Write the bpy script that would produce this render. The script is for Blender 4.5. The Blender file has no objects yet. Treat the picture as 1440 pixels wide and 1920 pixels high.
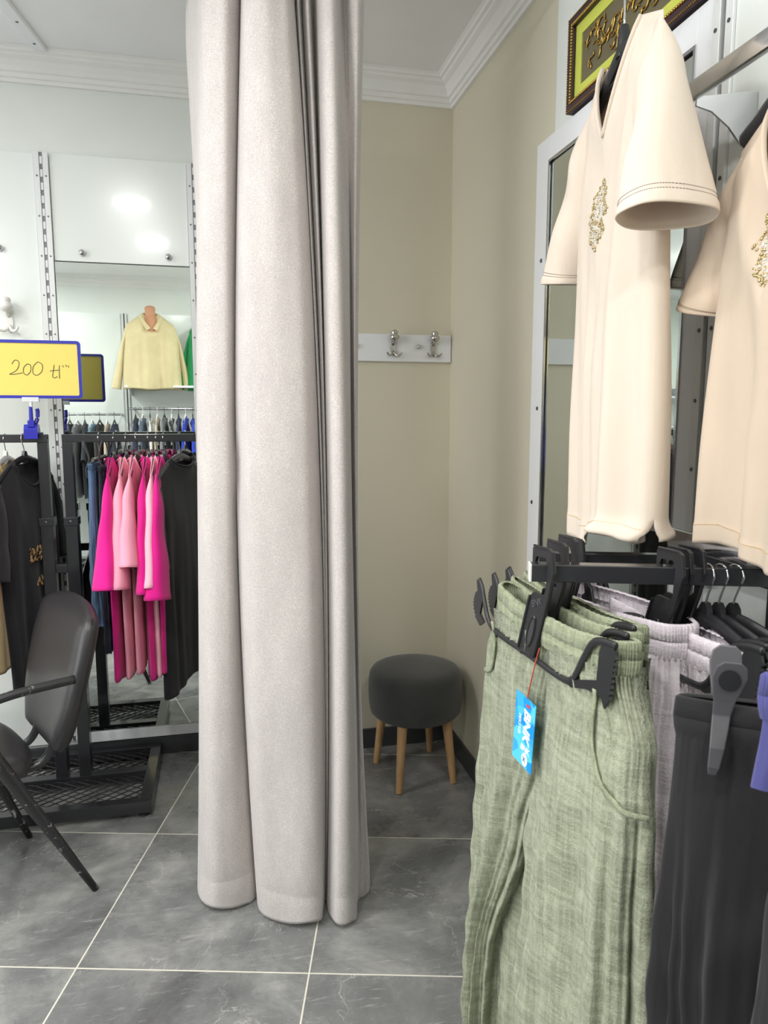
import bpy, bmesh, math, random
from mathutils import Vector, Matrix, Euler
C = bpy.context.scene.collection
PI = math.pi
sin, cos = math.sin, math.cos
R = math.radians

# ------------------------------------------------------------------ camera numbers
FPX, TH, YAW, EYE = 1340.0, R(7.44), R(12.9), 1.40

def at_depth(px, fwd, z):
    """plan position of something seen at picture column px, fwd metres ahead, at height z"""
    d = fwd*cos(TH) - (z-EYE)*sin(TH)
    r = (px-720)/FPX*d
    return Vector((r*cos(YAW)+fwd*sin(YAW), -r*sin(YAW)+fwd*cos(YAW), z))

# ------------------------------------------------------------------ materials
def lin(c):
    c = c/255.0
    return c/12.92 if c <= 0.04045 else ((c+0.055)/1.055)**2.4

def rgb(r, g, b):
    return (lin(r), lin(g), lin(b), 1.0)

def newmat(name):
    m = bpy.data.materials.new(name); m.use_nodes = True
    nt = m.node_tree; b = nt.nodes['Principled BSDF']
    return m, nt, b

def mixrgb(nt, fac, a, b, mode='MIX'):
    n = nt.nodes.new('ShaderNodeMix'); n.data_type = 'RGBA'; n.blend_type = mode
    for i, v in ((0, fac), (6, a), (7, b)):
        if hasattr(v, 'is_linked') or hasattr(v, 'links'):
            nt.links.new(v, n.inputs[i])
        else:
            n.inputs[i].default_value = v
    return n.outputs[2]

def coords(nt, scale=(1, 1, 1), rot=(0, 0, 0), loc=(0, 0, 0)):
    t = nt.nodes.new('ShaderNodeTexCoord'); mp = nt.nodes.new('ShaderNodeMapping')
    mp.inputs['Scale'].default_value = scale; mp.inputs['Rotation'].default_value = rot
    mp.inputs['Location'].default_value = loc
    nt.links.new(t.outputs['Object'], mp.inputs['Vector'])
    return mp.outputs['Vector']

def noise(nt, vec, scale, detail=3, rough=.5, dist=0):
    n = nt.nodes.new('ShaderNodeTexNoise')
    n.inputs['Scale'].default_value = scale; n.inputs['Detail'].default_value = detail
    n.inputs['Roughness'].default_value = rough; n.inputs['Distortion'].default_value = dist
    nt.links.new(vec, n.inputs['Vector'])
    return n.outputs['Fac']

def ramp(nt, fac, stops):
    n = nt.nodes.new('ShaderNodeValToRGB')
    e = n.color_ramp.elements
    while len(e) < len(stops): e.new(0.5)
    for k, (p, c) in enumerate(stops):
        e[k].position = p; e[k].color = c if len(c) == 4 else (*c, 1)
    nt.links.new(fac, n.inputs['Fac'])
    return n.outputs['Color']

def bump(nt, b, height, strength=.2, dist=.002, prev=None):
    n = nt.nodes.new('ShaderNodeBump')
    n.inputs['Strength'].default_value = strength; n.inputs['Distance'].default_value = dist
    nt.links.new(height, n.inputs['Height'])
    if prev: nt.links.new(prev, n.inputs['Normal'])
    nt.links.new(n.outputs['Normal'], b.inputs['Normal'])
    return n.outputs['Normal']

def plain(name, col, rough=.5, metal=0, var=.04, nscale=6, bstr=0, bscale=60, coat=0, spec=.5):
    m, nt, b = newmat(name)
    v = coords(nt)
    dark = tuple(c*(1-var*2) for c in col[:3]) + (1,)
    nt.links.new(mixrgb(nt, noise(nt, v, nscale, 4), col, dark), b.inputs['Base Color'])
    b.inputs['Roughness'].default_value = rough; b.inputs['Metallic'].default_value = metal
    b.inputs['Coat Weight'].default_value = coat; b.inputs['Coat Roughness'].default_value = .08
    b.inputs['Specular IOR Level'].default_value = spec
    if bstr: bump(nt, b, noise(nt, v, bscale, 3), bstr, .001)
    return m

def fabric(name, col, rough=.92, weave=700, bstr=.25, var=.07, sheen=.15, fold=0):
    m, nt, b = newmat(name)
    v = coords(nt)
    dark = tuple(c*(1-var*3) for c in col[:3]) + (1,)
    n1 = noise(nt, v, 14, 5)
    nt.links.new(mixrgb(nt, n1, col, dark), b.inputs['Base Color'])
    b.inputs['Roughness'].default_value = rough
    b.inputs['Specular IOR Level'].default_value = .25
    b.inputs['Sheen Weight'].default_value = sheen
    b.inputs['Sheen Roughness'].default_value = .6
    p = bump(nt, b, noise(nt, v, weave, 1), bstr, .0006)
    if fold:
        v2 = coords(nt, (26, 26, 5))
        bump(nt, b, noise(nt, v2, 1.0, 3, .55, .4), fold, .006, p)
    return m

def gauze(name, col, dark, rough=.95):
    """crinkled double gauze: fine vertical crinkles crossed by short horizontal puckers"""
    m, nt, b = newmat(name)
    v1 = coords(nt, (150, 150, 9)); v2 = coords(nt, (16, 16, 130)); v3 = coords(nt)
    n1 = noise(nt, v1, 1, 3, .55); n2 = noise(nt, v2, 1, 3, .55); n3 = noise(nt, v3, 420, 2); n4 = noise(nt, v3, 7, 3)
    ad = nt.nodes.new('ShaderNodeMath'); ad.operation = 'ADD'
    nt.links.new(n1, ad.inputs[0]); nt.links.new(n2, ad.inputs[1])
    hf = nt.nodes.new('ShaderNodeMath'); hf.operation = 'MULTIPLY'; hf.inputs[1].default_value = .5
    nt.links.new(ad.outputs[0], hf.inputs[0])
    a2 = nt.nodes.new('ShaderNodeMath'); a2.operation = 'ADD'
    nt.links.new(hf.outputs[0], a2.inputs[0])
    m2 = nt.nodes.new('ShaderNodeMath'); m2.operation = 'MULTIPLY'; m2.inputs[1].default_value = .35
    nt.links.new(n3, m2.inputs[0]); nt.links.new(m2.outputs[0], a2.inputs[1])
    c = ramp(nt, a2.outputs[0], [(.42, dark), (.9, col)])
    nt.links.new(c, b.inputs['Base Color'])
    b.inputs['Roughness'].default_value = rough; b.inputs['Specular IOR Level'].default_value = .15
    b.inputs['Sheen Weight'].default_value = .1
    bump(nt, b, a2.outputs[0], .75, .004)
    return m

M = {}
M['white_paint'] = plain('white_paint', rgb(232, 236, 232), .7, bstr=.06, bscale=90)
M['ceiling_paint'] = plain('ceiling_paint', rgb(244, 244, 246), .8)
M['crown'] = plain('crown', rgb(242, 241, 240), .65)
M['tan_paint'] = plain('tan_paint', rgb(216, 210, 190), .75, var=.03, nscale=3, bstr=.12, bscale=35)
M['gloss_white'] = plain('gloss_white', rgb(232, 237, 234), .22, var=.01, coat=.25)
M['white_lacquer'] = plain('white_lacquer', rgb(236, 237, 240), .3, var=.01)
M['strip_white'] = plain('strip_white', rgb(228, 230, 230), .35, var=.03, metal=.05)
M['slot_grey'] = plain('slot_grey', rgb(128, 130, 134), .4, metal=.4)
M['slot_dark'] = plain('slot_dark', rgb(70, 70, 74), .5, metal=.3)
M['chrome'] = plain('chrome', rgb(215, 215, 218), .12, 1.0, var=.02)
M['nickel'] = plain('nickel', rgb(196, 193, 188), .22, 1.0, var=.05)
M['screw'] = plain('screw', rgb(110, 110, 115), .35, .9)
M['mirror'] = plain('mirror', rgb(228, 234, 230), .0, 1.0, var=0)
M['black_steel'] = plain('black_steel', rgb(42, 42, 46), .32, var=.06, coat=.4)
M['black_plastic'] = plain('black_plastic', rgb(40, 40, 43), .34, var=.05)
M['grey_plastic'] = plain('grey_plastic', rgb(84, 82, 86), .38, var=.05)
M['black_leather'] = plain('black_leather', rgb(52, 50, 52), .36, var=.06, bstr=.18, bscale=160)
M['worn_black'] = None
M['skirting'] = plain('skirting', rgb(70, 72, 74), .3, var=.2, nscale=9)
M['white_plastic'] = plain('white_plastic', rgb(233, 231, 228), .3)
M['sign_blue'] = plain('sign_blue', rgb(38, 40, 170), .3, coat=.3)
M['sign_card'] = plain('sign_card', rgb(240, 218, 112), .6, var=.04, nscale=20)
M['ink'] = plain('ink', rgb(60, 58, 62), .6)
M['clear'] = plain('clear', rgb(220, 222, 226), .15)
M['wood'] = None
M['suede'] = fabric('suede', rgb(62, 63, 60), .95, 300, .3, .14, .25)
M['magenta'] = fabric('magenta', rgb(226, 24, 142), var=.05, fold=.25)
M['pink'] = fabric('pink', rgb(248, 166, 188), var=.03, fold=.25)
M['pale_pink'] = fabric('pale_pink', rgb(250, 186, 204), var=.03, fold=.25)
M['black_cotton'] = fabric('black_cotton', rgb(28, 28, 33), var=.08, fold=.25)
M['black_pants'] = fabric('black_pants', rgb(40, 39, 41), var=.08, fold=.35, sheen=.1)
M['navy'] = fabric('navy', rgb(46, 52, 84), fold=.2)
M['beige'] = fabric('beige', rgb(214, 188, 138), fold=.3)
M['cream_shirt'] = fabric('cream_shirt', rgb(220, 204, 160), fold=.4)
M['green_shirt'] = fabric('green_shirt', rgb(16, 140, 78), fold=.3)
M['cream_jersey'] = fabric('cream_jersey', rgb(218, 204, 189), var=.01, fold=.32, weave=900)
M['sand_jersey'] = fabric('sand_jersey', rgb(204, 186, 166), var=.01, fold=.34, weave=900)
M['denim'] = fabric('denim', rgb(92, 122, 156), var=.16, fold=.4, weave=500, bstr=.4)
M['dark_denim'] = fabric('dark_denim', rgb(40, 44, 62), var=.16, fold=.4, weave=500, bstr=.4)
M['violet_knit'] = fabric('violet_knit', rgb(86, 86, 148), var=.1, fold=.3)
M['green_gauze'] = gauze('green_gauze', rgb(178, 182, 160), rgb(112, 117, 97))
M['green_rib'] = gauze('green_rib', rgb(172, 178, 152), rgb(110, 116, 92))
M['lilac_gauze'] = gauze('lilac_gauze', rgb(236, 228, 232), rgb(196, 186, 194))
M['lilac_rib'] = gauze('lilac_rib', rgb(230, 222, 228), rgb(190, 180, 190))
M['gold'] = plain('gold', rgb(214, 176, 96), .28, 1.0, var=.15, nscale=90)
M['gold_dark'] = plain('gold_dark', rgb(150, 116, 60), .35, .8, var=.2, nscale=90)
M['frame_wine'] = plain('frame_wine', rgb(62, 42, 50), .4, var=.1)
M['mat_lime'] = plain('mat_lime', rgb(206, 212, 92), .7)
M['panel_olive'] = plain('panel_olive', rgb(112, 104, 78), .7, var=.1)
M['bead_gold'] = plain('bead_gold', rgb(222, 200, 150), .22, .9, var=.3, nscale=260)
M['crystal'] = plain('crystal', rgb(244, 240, 232), .08, .35, var=.1, nscale=300, coat=1)
M['leopard'] = None
M['tag_blue'] = None
M['tag_white'] = plain('tag_white', rgb(246, 248, 250), .5, var=0)
M['tag_red'] = plain('tag_red', rgb(226, 60, 84), .5, var=0)
M['tag_navy'] = plain('tag_navy', rgb(40, 90, 130), .5, var=0)
M['skin'] = plain('skin', rgb(206, 150, 116), .5)
M['red_cloth'] = fabric('red_cloth', rgb(190, 44, 66), fold=.3)
M['grey_cloth'] = fabric('grey_cloth', rgb(130, 134, 140), fold=.3)
M['white_print'] = plain('white_print', rgb(240, 238, 226), .7)
M['yellow_print'] = plain('yellow_print', rgb(226, 222, 120), .7)
M['thread'] = plain('thread', rgb(120, 106, 92), .8)
M['gold_thread'] = plain('gold_thread', rgb(214, 180, 120), .7)
M['pale_stitch'] = plain('pale_stitch', rgb(190, 200, 214), .8)
M['red_cord'] = plain('red_cord', rgb(176, 74, 52), .8)

def make_worn():
    m, nt, b = newmat('worn_black'); v = coords(nt)
    n = noise(nt, v, 45, 6, .65)
    nt.links.new(ramp(nt, n, [(.60, rgb(40, 40, 42)), (.68, rgb(176, 172, 166))]), b.inputs['Base Color'])
    b.inputs['Roughness'].default_value = .35
    return m
M['worn_black'] = make_worn()

def make_wood():
    m, nt, b = newmat('wood'); v = coords(nt, (40, 40, 4))
    n = noise(nt, v, 1.5, 4, .6, .6)
    nt.links.new(mixrgb(nt, n, rgb(208, 170, 124), rgb(170, 130, 86)), b.inputs['Base Color'])
    b.inputs['Roughness'].default_value = .5
    return m
M['wood'] = make_wood()

def make_leopard():
    m, nt, b = newmat('leopard'); v = coords(nt)
    n = noise(nt, v, 60, 2, .5, .8)
    nt.links.new(ramp(nt, n, [(.47, rgb(34, 26, 24)), (.53, rgb(206, 168, 112))]), b.inputs['Base Color'])
    b.inputs['Roughness'].default_value = .7
    return m
M['leopard'] = make_leopard()

def make_tag():
    m, nt, b = newmat('tag_blue'); v = coords(nt)
    vo = nt.nodes.new('ShaderNodeTexVoronoi'); vo.inputs['Scale'].default_value = 45
    nt.links.new(v, vo.inputs['Vector'])
    sep = nt.nodes.new('ShaderNodeSeparateColor'); nt.links.new(vo.outputs['Color'], sep.inputs['Color'])
    nt.links.new(ramp(nt, sep.outputs[0], [(.3, rgb(0, 150, 226)), (.75, rgb(88, 206, 250))]), b.inputs['Base Color'])
    b.inputs['Roughness'].default_value = .4
    return m
M['tag_blue'] = make_tag()

def make_curtain_mat():
    m, nt, b = newmat('curtain_velvet'); v = coords(nt)
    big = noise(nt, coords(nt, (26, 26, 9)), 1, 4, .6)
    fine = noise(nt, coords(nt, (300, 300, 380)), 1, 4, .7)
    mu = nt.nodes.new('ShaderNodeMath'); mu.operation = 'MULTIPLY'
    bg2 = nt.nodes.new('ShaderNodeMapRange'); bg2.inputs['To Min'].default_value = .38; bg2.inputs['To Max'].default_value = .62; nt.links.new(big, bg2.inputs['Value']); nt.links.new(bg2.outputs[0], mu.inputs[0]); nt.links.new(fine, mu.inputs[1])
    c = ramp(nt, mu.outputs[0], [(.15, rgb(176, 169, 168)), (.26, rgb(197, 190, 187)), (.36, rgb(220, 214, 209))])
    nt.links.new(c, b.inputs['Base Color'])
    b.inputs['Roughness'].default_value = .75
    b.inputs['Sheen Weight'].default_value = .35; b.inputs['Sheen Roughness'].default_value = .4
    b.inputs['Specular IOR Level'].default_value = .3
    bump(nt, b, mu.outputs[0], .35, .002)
    return m
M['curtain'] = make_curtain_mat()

def make_pane():
    m, nt, b = newmat('pane')
    tr_ = nt.nodes.new('ShaderNodeBsdfTransparent'); gl = nt.nodes.new('ShaderNodeBsdfGlossy'); mx = nt.nodes.new('ShaderNodeMixShader'); fr = nt.nodes.new('ShaderNodeFresnel')
    gl.inputs['Roughness'].default_value = .02; fr.inputs['IOR'].default_value = 1.45
    nt.links.new(fr.outputs[0], mx.inputs[0]); nt.links.new(tr_.outputs[0], mx.inputs[1]); nt.links.new(gl.outputs[0], mx.inputs[2])
    nt.links.new(mx.outputs[0], nt.nodes['Material Output'].inputs['Surface'])
    return m
M['pane'] = make_pane()
DAY = 62

def make_floor_mat():
    m, nt, b = newmat('marble_tiles')
    t = nt.nodes.new('ShaderNodeTexCoord'); mp = nt.nodes.new('ShaderNodeMapping'); mp.vector_type = 'TEXTURE'
    mp.inputs['Location'].default_value = (-.398, 1.803, 0); mp.inputs['Rotation'].default_value = (0, 0, R(-14.5))
    nt.links.new(t.outputs['Object'], mp.inputs['Vector'])
    br = nt.nodes.new('ShaderNodeTexBrick'); br.offset = 0; br.squash = 1
    br.inputs['Scale'].default_value = 1; br.inputs['Mortar Size'].default_value = .0022
    br.inputs['Mortar Smooth'].default_value = .1; br.inputs['Bias'].default_value = 0
    br.inputs['Brick Width'].default_value = .6; br.inputs['Row Height'].default_value = .6
    br.inputs['Color1'].default_value = (.0, .0, .0, 1); br.inputs['Color2'].default_value = (1, 1, 1, 1)
    nt.links.new(mp.outputs['Vector'], br.inputs['Vector'])
    v = coords(nt)
    # offset the marble per tile so that it breaks at the joints
    off = nt.nodes.new('ShaderNodeVectorMath'); off.operation = 'MULTIPLY_ADD'
    off.inputs[1].default_value = (7, 5, 3)
    nt.links.new(br.outputs['Color'], off.inputs[0]); nt.links.new(v, off.inputs[2])
    vv = off.outputs[0]
    n1 = noise(nt, vv, 2.6, 9, .68, .3)
    base = ramp(nt, n1, [(.3, rgb(92, 93, 93)), (.5, rgb(128, 129, 128)), (.7, rgb(178, 177, 173))])
    # light veins
    n2 = noise(nt, vv, 2.4, 9, .58, .35)
    veins = ramp(nt, n2, [(.496, (0, 0, 0)), (.5, (.8, .8, .8)), (.504, (0, 0, 0))])
    n3 = noise(nt, vv, 9, 6, .7)
    vm = mixrgb(nt, ramp(nt, noise(nt, vv, 4, 4, .6), [(.48, (0, 0, 0)), (.62, (1, 1, 1))]), (0, 0, 0, 1), veins)
    # scuffed patches with fine scratches
    st = nt.nodes.new('ShaderNodeMapping'); st.inputs['Rotation'].default_value = (0, 0, R(35)); st.inputs['Scale'].default_value = (4, 26, 1)
    nt.links.new(vv, st.inputs['Vector'])
    n4 = noise(nt, st.outputs['Vector'], 3.0, 8, .75, .5)
    scr = ramp(nt, n4, [(.56, (0, 0, 0)), (.74, (.55, .55, .55))])
    c1 = mixrgb(nt, vm, base, rgb(196, 194, 188))
    c2 = mixrgb(nt, scr, c1, rgb(205, 203, 198))
    c3 = mixrgb(nt, br.outputs['Fac'], c2, rgb(226, 222, 208))
    nt.links.new(c3, b.inputs['Base Color'])
    rr = ramp(nt, n1, [(.3, (.2, .2, .2)), (.75, (.38, .38, .38))])
    nt.links.new(rr, b.inputs['Roughness'])
    bump(nt, b, n3, .05, .002)
    return m
M['floor'] = make_floor_mat()

# ------------------------------------------------------------------ mesh helpers
class MB:
    def __init__(s): s.v, s.f, s.m = [], [], []
    def add(s, vs, fs, mi=0):
        o = len(s.v); s.v += [tuple(p) for p in vs]
        s.f += [tuple(o+i for i in f) for f in fs]; s.m += [mi]*len(fs); return s
    def box(s, lo, hi, mi=0, mat=None, bev=0):
        x0, y0, z0 = lo; x1, y1, z1 = hi
        vs = [Vector(p) for p in ((x0,y0,z0),(x1,y0,z0),(x1,y1,z0),(x0,y1,z0),(x0,y0,z1),(x1,y0,z1),(x1,y1,z1),(x0,y1,z1))]
        if mat is not None: vs = [mat @ p for p in vs]
        return s.add(vs, [(0,3,2,1),(4,5,6,7),(0,1,5,4),(1,2,6,5),(2,3,7,6),(3,0,4,7)], mi)
    def rings(s, rs, mi=0, closed=True, cap=True):
        n = len(rs[0]); vs = [p for r in rs for p in r]; fs = []
        for j in range(len(rs)-1):
            for i in range(n if closed else n-1):
                k = (i+1) % n
                fs.append((j*n+i, j*n+k, (j+1)*n+k, (j+1)*n+i))
        if cap and closed:
            fs.append(tuple(range(n-1, -1, -1))); fs.append(tuple((len(rs)-1)*n+i for i in range(n)))
        return s.add(vs, fs, mi)
    def tube(s, path, r, n=10, mi=0, r2=None, cap=True, up=(0, 0, 1)):
        """sweep an ellipse (r across, r2 along the up side) along a path; r may be a list"""
        P = [Vector(p) for p in path]; rs = []
        for k, p in enumerate(P):
            t = (P[min(k+1, len(P)-1)] - P[max(k-1, 0)]).normalized()
            u = Vector(up)
            if abs(t.dot(u)) > .97: u = Vector((1, 0, 0)) if abs(t.x) < .9 else Vector((0, 1, 0))
            a = t.cross(u).normalized(); b = a.cross(t).normalized()
            ra = r[k] if isinstance(r, (list, tuple)) else r
            rb = ra if r2 is None else (r2[k] if isinstance(r2, (list, tuple)) else r2)
            rs.append([p + a*ra*cos(2*PI*i/n) + b*rb*sin(2*PI*i/n) for i in range(n)])
        return s.rings(rs, mi, True, cap)
    def lathe(s, prof, o=(0, 0, 0), ax='z', n=20, mi=0):
        rs = []
        for r, h in prof:
            rs.append([])
            for i in range(n):
                c, d = r*cos(2*PI*i/n), r*sin(2*PI*i/n)
                p = {'z': (c, d, h), 'y': (c, h, d), 'x': (h, c, d)}[ax]
                rs[-1].append((p[0]+o[0], p[1]+o[1], p[2]+o[2]))
        return s.rings(rs, mi)
    def extr(s, pts, f, t0, t1, mi=0):
        """outline pts in 2D, f(u, v, t) -> 3D, between t0 and t1"""
        n = len(pts)
        vs = [f(u, v, t0) for u, v in pts] + [f(u, v, t1) for u, v in pts]
        fs = [tuple(range(n-1, -1, -1)), tuple(range(n, 2*n))]
        fs += [(i, (i+1) % n, n+(i+1) % n, n+i) for i in range(n)]
        return s.add(vs, fs, mi)
    def grid(s, fn, nu, nv, mi=0):
        vs = [fn(i/nu, j/nv) for j in range(nv+1) for i in range(nu+1)]
        fs = [(j*(nu+1)+i, j*(nu+1)+i+1, (j+1)*(nu+1)+i+1, (j+1)*(nu+1)+i) for j in range(nv) for i in range(nu)]
        return s.add(vs, fs, mi)
    def build(s, name, mats, parent=None, smooth=False, weld=False, bevel=0, solid=0, world=False, angle=None):
        if not isinstance(mats, (list, tuple)): mats = [mats]
        me = bpy.data.meshes.new(name)
        vs = s.v
        if world and parent is not None:
            inv = parent.matrix_basis.inverted(); vs = [tuple(inv @ Vector(p)) for p in vs]
        me.from_pydata(vs, [], s.f); me.update()
        for m in mats: me.materials.append(M[m] if isinstance(m, str) else m)
        me.polygons.foreach_set('material_index', s.m)
        bm = bmesh.new(); bm.from_mesh(me)
        if weld: bmesh.ops.remove_doubles(bm, verts=bm.verts, dist=.0004)
        bmesh.ops.recalc_face_normals(bm, faces=bm.faces)
        bm.to_mesh(me); bm.free()
        me.polygons.foreach_set('use_smooth', [bool(smooth)]*len(me.polygons))
        o = bpy.data.objects.new(name, me); C.objects.link(o)
        if smooth and angle:
            try: me.set_sharp_from_angle(angle=R(angle))
            except Exception: pass
        if parent is not None: o.parent = parent
        if solid:
            q = o.modifiers.new('thick', 'SOLIDIFY'); q.thickness = solid; q.offset = 0
        if bevel:
            q = o.modifiers.new('bev', 'BEVEL'); q.width = bevel; q.segments = 2; q.limit_method = 'ANGLE'
        return o

def tag(o, label=None, cat=None, group=None, kind=None):
    if label: o['label'] = label
    if cat: o['category'] = cat
    if group: o['group'] = group
    if kind: o['kind'] = kind
    return o

def thing(name, label, cat, loc=(0, 0, 0), rz=0, group=None):
    o = bpy.data.objects.new(name, None); C.objects.link(o)
    o.empty_display_size = .05
    o.location = loc; o.rotation_euler = (0, 0, rz)
    o.matrix_basis = Matrix.Translation(Vector(loc)) @ Matrix.Rotation(rz, 4, 'Z')
    return tag(o, label, cat, group)

def struct(name, mb, m, **k):
    o = mb.build(name, m, **k); o['kind'] = 'structure'; return o

def spline(pts, n):
    """Catmull-Rom through pts, n samples per span"""
    P = [Vector(p) for p in pts]; out = []
    for i in range(len(P)-1):
        p0, p1, p2, p3 = P[max(i-1, 0)], P[i], P[i+1], P[min(i+2, len(P)-1)]
        for k in range(n):
            t = k/n
            out.append(.5*((2*p1)+(p2-p0)*t+(2*p0-5*p1+4*p2-p3)*t*t+(3*p1-p0-3*p2+p3)*t**3))
    out.append(P[-1]); return out

def ss(a, b, x):
    t = max(0., min(1., (x-a)/(b-a))); return t*t*(3-2*t)

def lerp(a, b, t): return a+(b-a)*t

def pw(x, pts):
    """smooth piecewise profile"""
    if x <= pts[0][0]: return pts[0][1]
    for (x0, y0), (x1, y1) in zip(pts, pts[1:]):
        if x <= x1: return lerp(y0, y1, ss(x0, x1, x))
    return pts[-1][1]

def text_mesh(body, size, shear=0, extrude=.0003, bold=0):
    cu = bpy.data.curves.new('lettering', 'FONT'); cu.body = body; cu.size = size; cu.shear = shear
    cu.extrude = extrude; cu.offset = bold; cu.align_x = 'CENTER'; cu.align_y = 'CENTER'; cu.resolution_u = 3
    o = bpy.data.objects.new('tmp', cu); C.objects.link(o)
    dg = bpy.context.evaluated_depsgraph_get(); dg.update()
    me = bpy.data.meshes.new_from_object(o.evaluated_get(dg))
    bpy.data.objects.remove(o); bpy.data.curves.remove(cu)
    return me

def lettering(body, size, parent, m, mat4, shear=0, bold=0, extrude=.0003, name='lettering'):
    me = text_mesh(body, size, shear, extrude, bold)
    me.transform(mat4); me.materials.clear(); me.materials.append(M[m])
    o = bpy.data.objects.new(name, me); C.objects.link(o); o.parent = parent
    return o

# ------------------------------------------------------------------ the room
CEIL, XR, XL, YB, YF, YR = 2.70, .935, -3.2, 3.0, 2.86, -1.25
XS = .30                                   # where the fitting corner steps forward
struct('floor', MB().box((XL-.1, YR-.1, -.1), (XR+.1, YB+.1, 0)), 'floor')
struct('ceiling', MB().box((XL-.1, YR-.1, CEIL), (XR+.1, YB+.1, CEIL+.1)), 'ceiling_paint')
struct('wall_back', MB().box((XL, YB, 0), (XS, YB+.1, CEIL)), 'white_paint')
struct('wall_fitting_back', MB().box((XS, YF, 0), (XR, YB+.1, CEIL)), 'tan_paint')
struct('wall_fitting_right', MB().box((XR, 1.95, 0), (XR+.1, YB+.1, CEIL)), 'tan_paint')
struct('wall_right', MB().box((XR, YR, 0), (XR+.1, 1.95, CEIL)), 'white_paint')
WY0, WY1, WZ0, WZ1 = -.75, 2.35, .35, 2.35
wl = MB()
for lo, hi in (((XL-.1, YR, 0), (XL, WY0, CEIL)), ((XL-.1, WY1, 0), (XL, YB, CEIL)), ((XL-.1, WY0, 0), (XL, WY1, WZ0)), ((XL-.1, WY0, WZ1), (XL, WY1, CEIL))): wl.box(lo, hi)
struct('wall_left', wl, 'white_paint')
wf = MB()
for lo, hi in (((XL-.08, WY0, WZ0), (XL-.02, WY1, WZ0+.05)), ((XL-.08, WY0, WZ1-.05), (XL-.02, WY1, WZ1)), ((XL-.08, WY0, WZ0+.05), (XL-.02, WY0+.05, WZ1-.05)),
               ((XL-.08, WY1-.05, WZ0+.05), (XL-.02, WY1, WZ1-.05)), ((XL-.08, .775, WZ0+.05), (XL-.02, .825, WZ1-.05))): wf.box(lo, hi)
win = struct('added_window_1', wf, 'white_lacquer')  # unseen window, added so that light comes in from the left
for y0_, y1_ in ((WY0+.05, .775), (.825, WY1-.05)):
    MB().box((XL-.053, y0_, WZ0+.05), (XL-.047, y1_, WZ1-.05)).build('pane', 'pane', win)
dl = bpy.data.lights.new('added_daylight', 'AREA'); dl.shape = 'RECTANGLE'; dl.size = 3.0; dl.size_y = 1.9; dl.energy = DAY; dl.color = (.96, .985, 1)  # area lamp added outside the unseen window to light curtain and right wall
do = bpy.data.objects.new('added_daylight', dl); C.objects.link(do); do.location = (XL-.25, (WY0+WY1)/2, (WZ0+WZ1)/2); do.rotation_euler = (0, R(-90), R(0))
do.rotation_euler = Vector((1, 0, 0)).to_track_quat('-Z', 'Y').to_euler()
struct('wall_front', MB().box((XL-.1, YR-.1, 0), (XR+.1, YR, CEIL)), 'white_paint')

CROWN = [(0, 2.606), (.012, 2.606), (.014, 2.618), (.022, 2.620), (.024, 2.634), (.033, 2.637), (.038, 2.650),
         (.050, 2.668), (.066, 2.676), (.069, 2.684), (.079, 2.686), (.082, 2.694), (.092, 2.6995), (0, 2.6995)]

def crown(name, p0, p1, nrm, m0, m1):
    """run of crown moulding from p0 to p1 (plan), nrm into the room; m0/m1 mitre signs"""
    mb = MB(); p0, p1, nn = Vector((*p0, 0)), Vector((*p1, 0)), Vector((*nrm, 0))
    t = (p1-p0).normalized(); rs = []
    for p, m in ((p0, m0), (p1, -m1)):
        rs.append([p + nn*d + t*d*m + Vector((0, 0, z)) for d, z in CROWN])
    mb.rings(rs); return struct(name, mb, 'crown')
crown('trim_1', (XL, YB), (XS, YB), (0, -1), 1, 0)
crown('trim_2', (XS, YF), (XR, YF), (0, -1), 0, 1)
crown('trim_3', (XR, YF), (XR, YR), (-1, 0), 1, 1)
crown('trim_4', (XL, YR), (XL, YB), (1, 0), 1, 1)
crown('trim_5', (XR, YR), (XL, YR), (0, 1), 1, 1)
# low metal cable channel on the ceiling
tr = MB(); a0, a1 = Vector((-.628, 2.60, 0)), Vector((-.578, 2.918, 0)); dd = (a1-a0).normalized(); a0 = a0 - dd*1.6
sd = Vector((dd.y, -dd.x, 0))
prof = [(-.024, 2.6995), (-.024, 2.692), (-.019, 2.688), (.019, 2.688), (.024, 2.692), (.024, 2.6995)]
tr.rings([[p+sd*u+Vector((0, 0, z)) for u, z in prof] for p in (a0, a1)])
for k in range(8):
    c = a1-dd*(.05+.22*k/1.6); tr.lathe([(.001, 2.6865), (.005, 2.687), (.0055, 2.6885)], (c.x, c.y, 0), n=10, mi=1)
struct('trim_6', tr, ['white_lacquer', 'screw'])

def skirting(name, lo, hi): return struct(name, MB().box(lo, hi), 'skirting', bevel=.002)
skirting('baseboard_back', (XL, YB-.012, .0005), (XS-.001, YB-.0005, .075))
skirting('baseboard_fitting_back', (XS, YF-.012, .0005), (XR-.0005, YF-.0005, .085))
skirting('baseboard_fitting_right', (XR-.012, 2.03, .0005), (XR-.0005, YF-.013, .085))
skirting('baseboard_right', (XR-.012, YR+.013, .0005), (XR-.0005, 2.028, .07))
skirting('baseboard_front', (XL, YR+.0005, .0005), (XR-.0005, YR+.012, .07))
skirting('baseboard_left', (XL+.0005, YR+.013, .0005), (XL+.012, YB-.013, .07))

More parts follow.
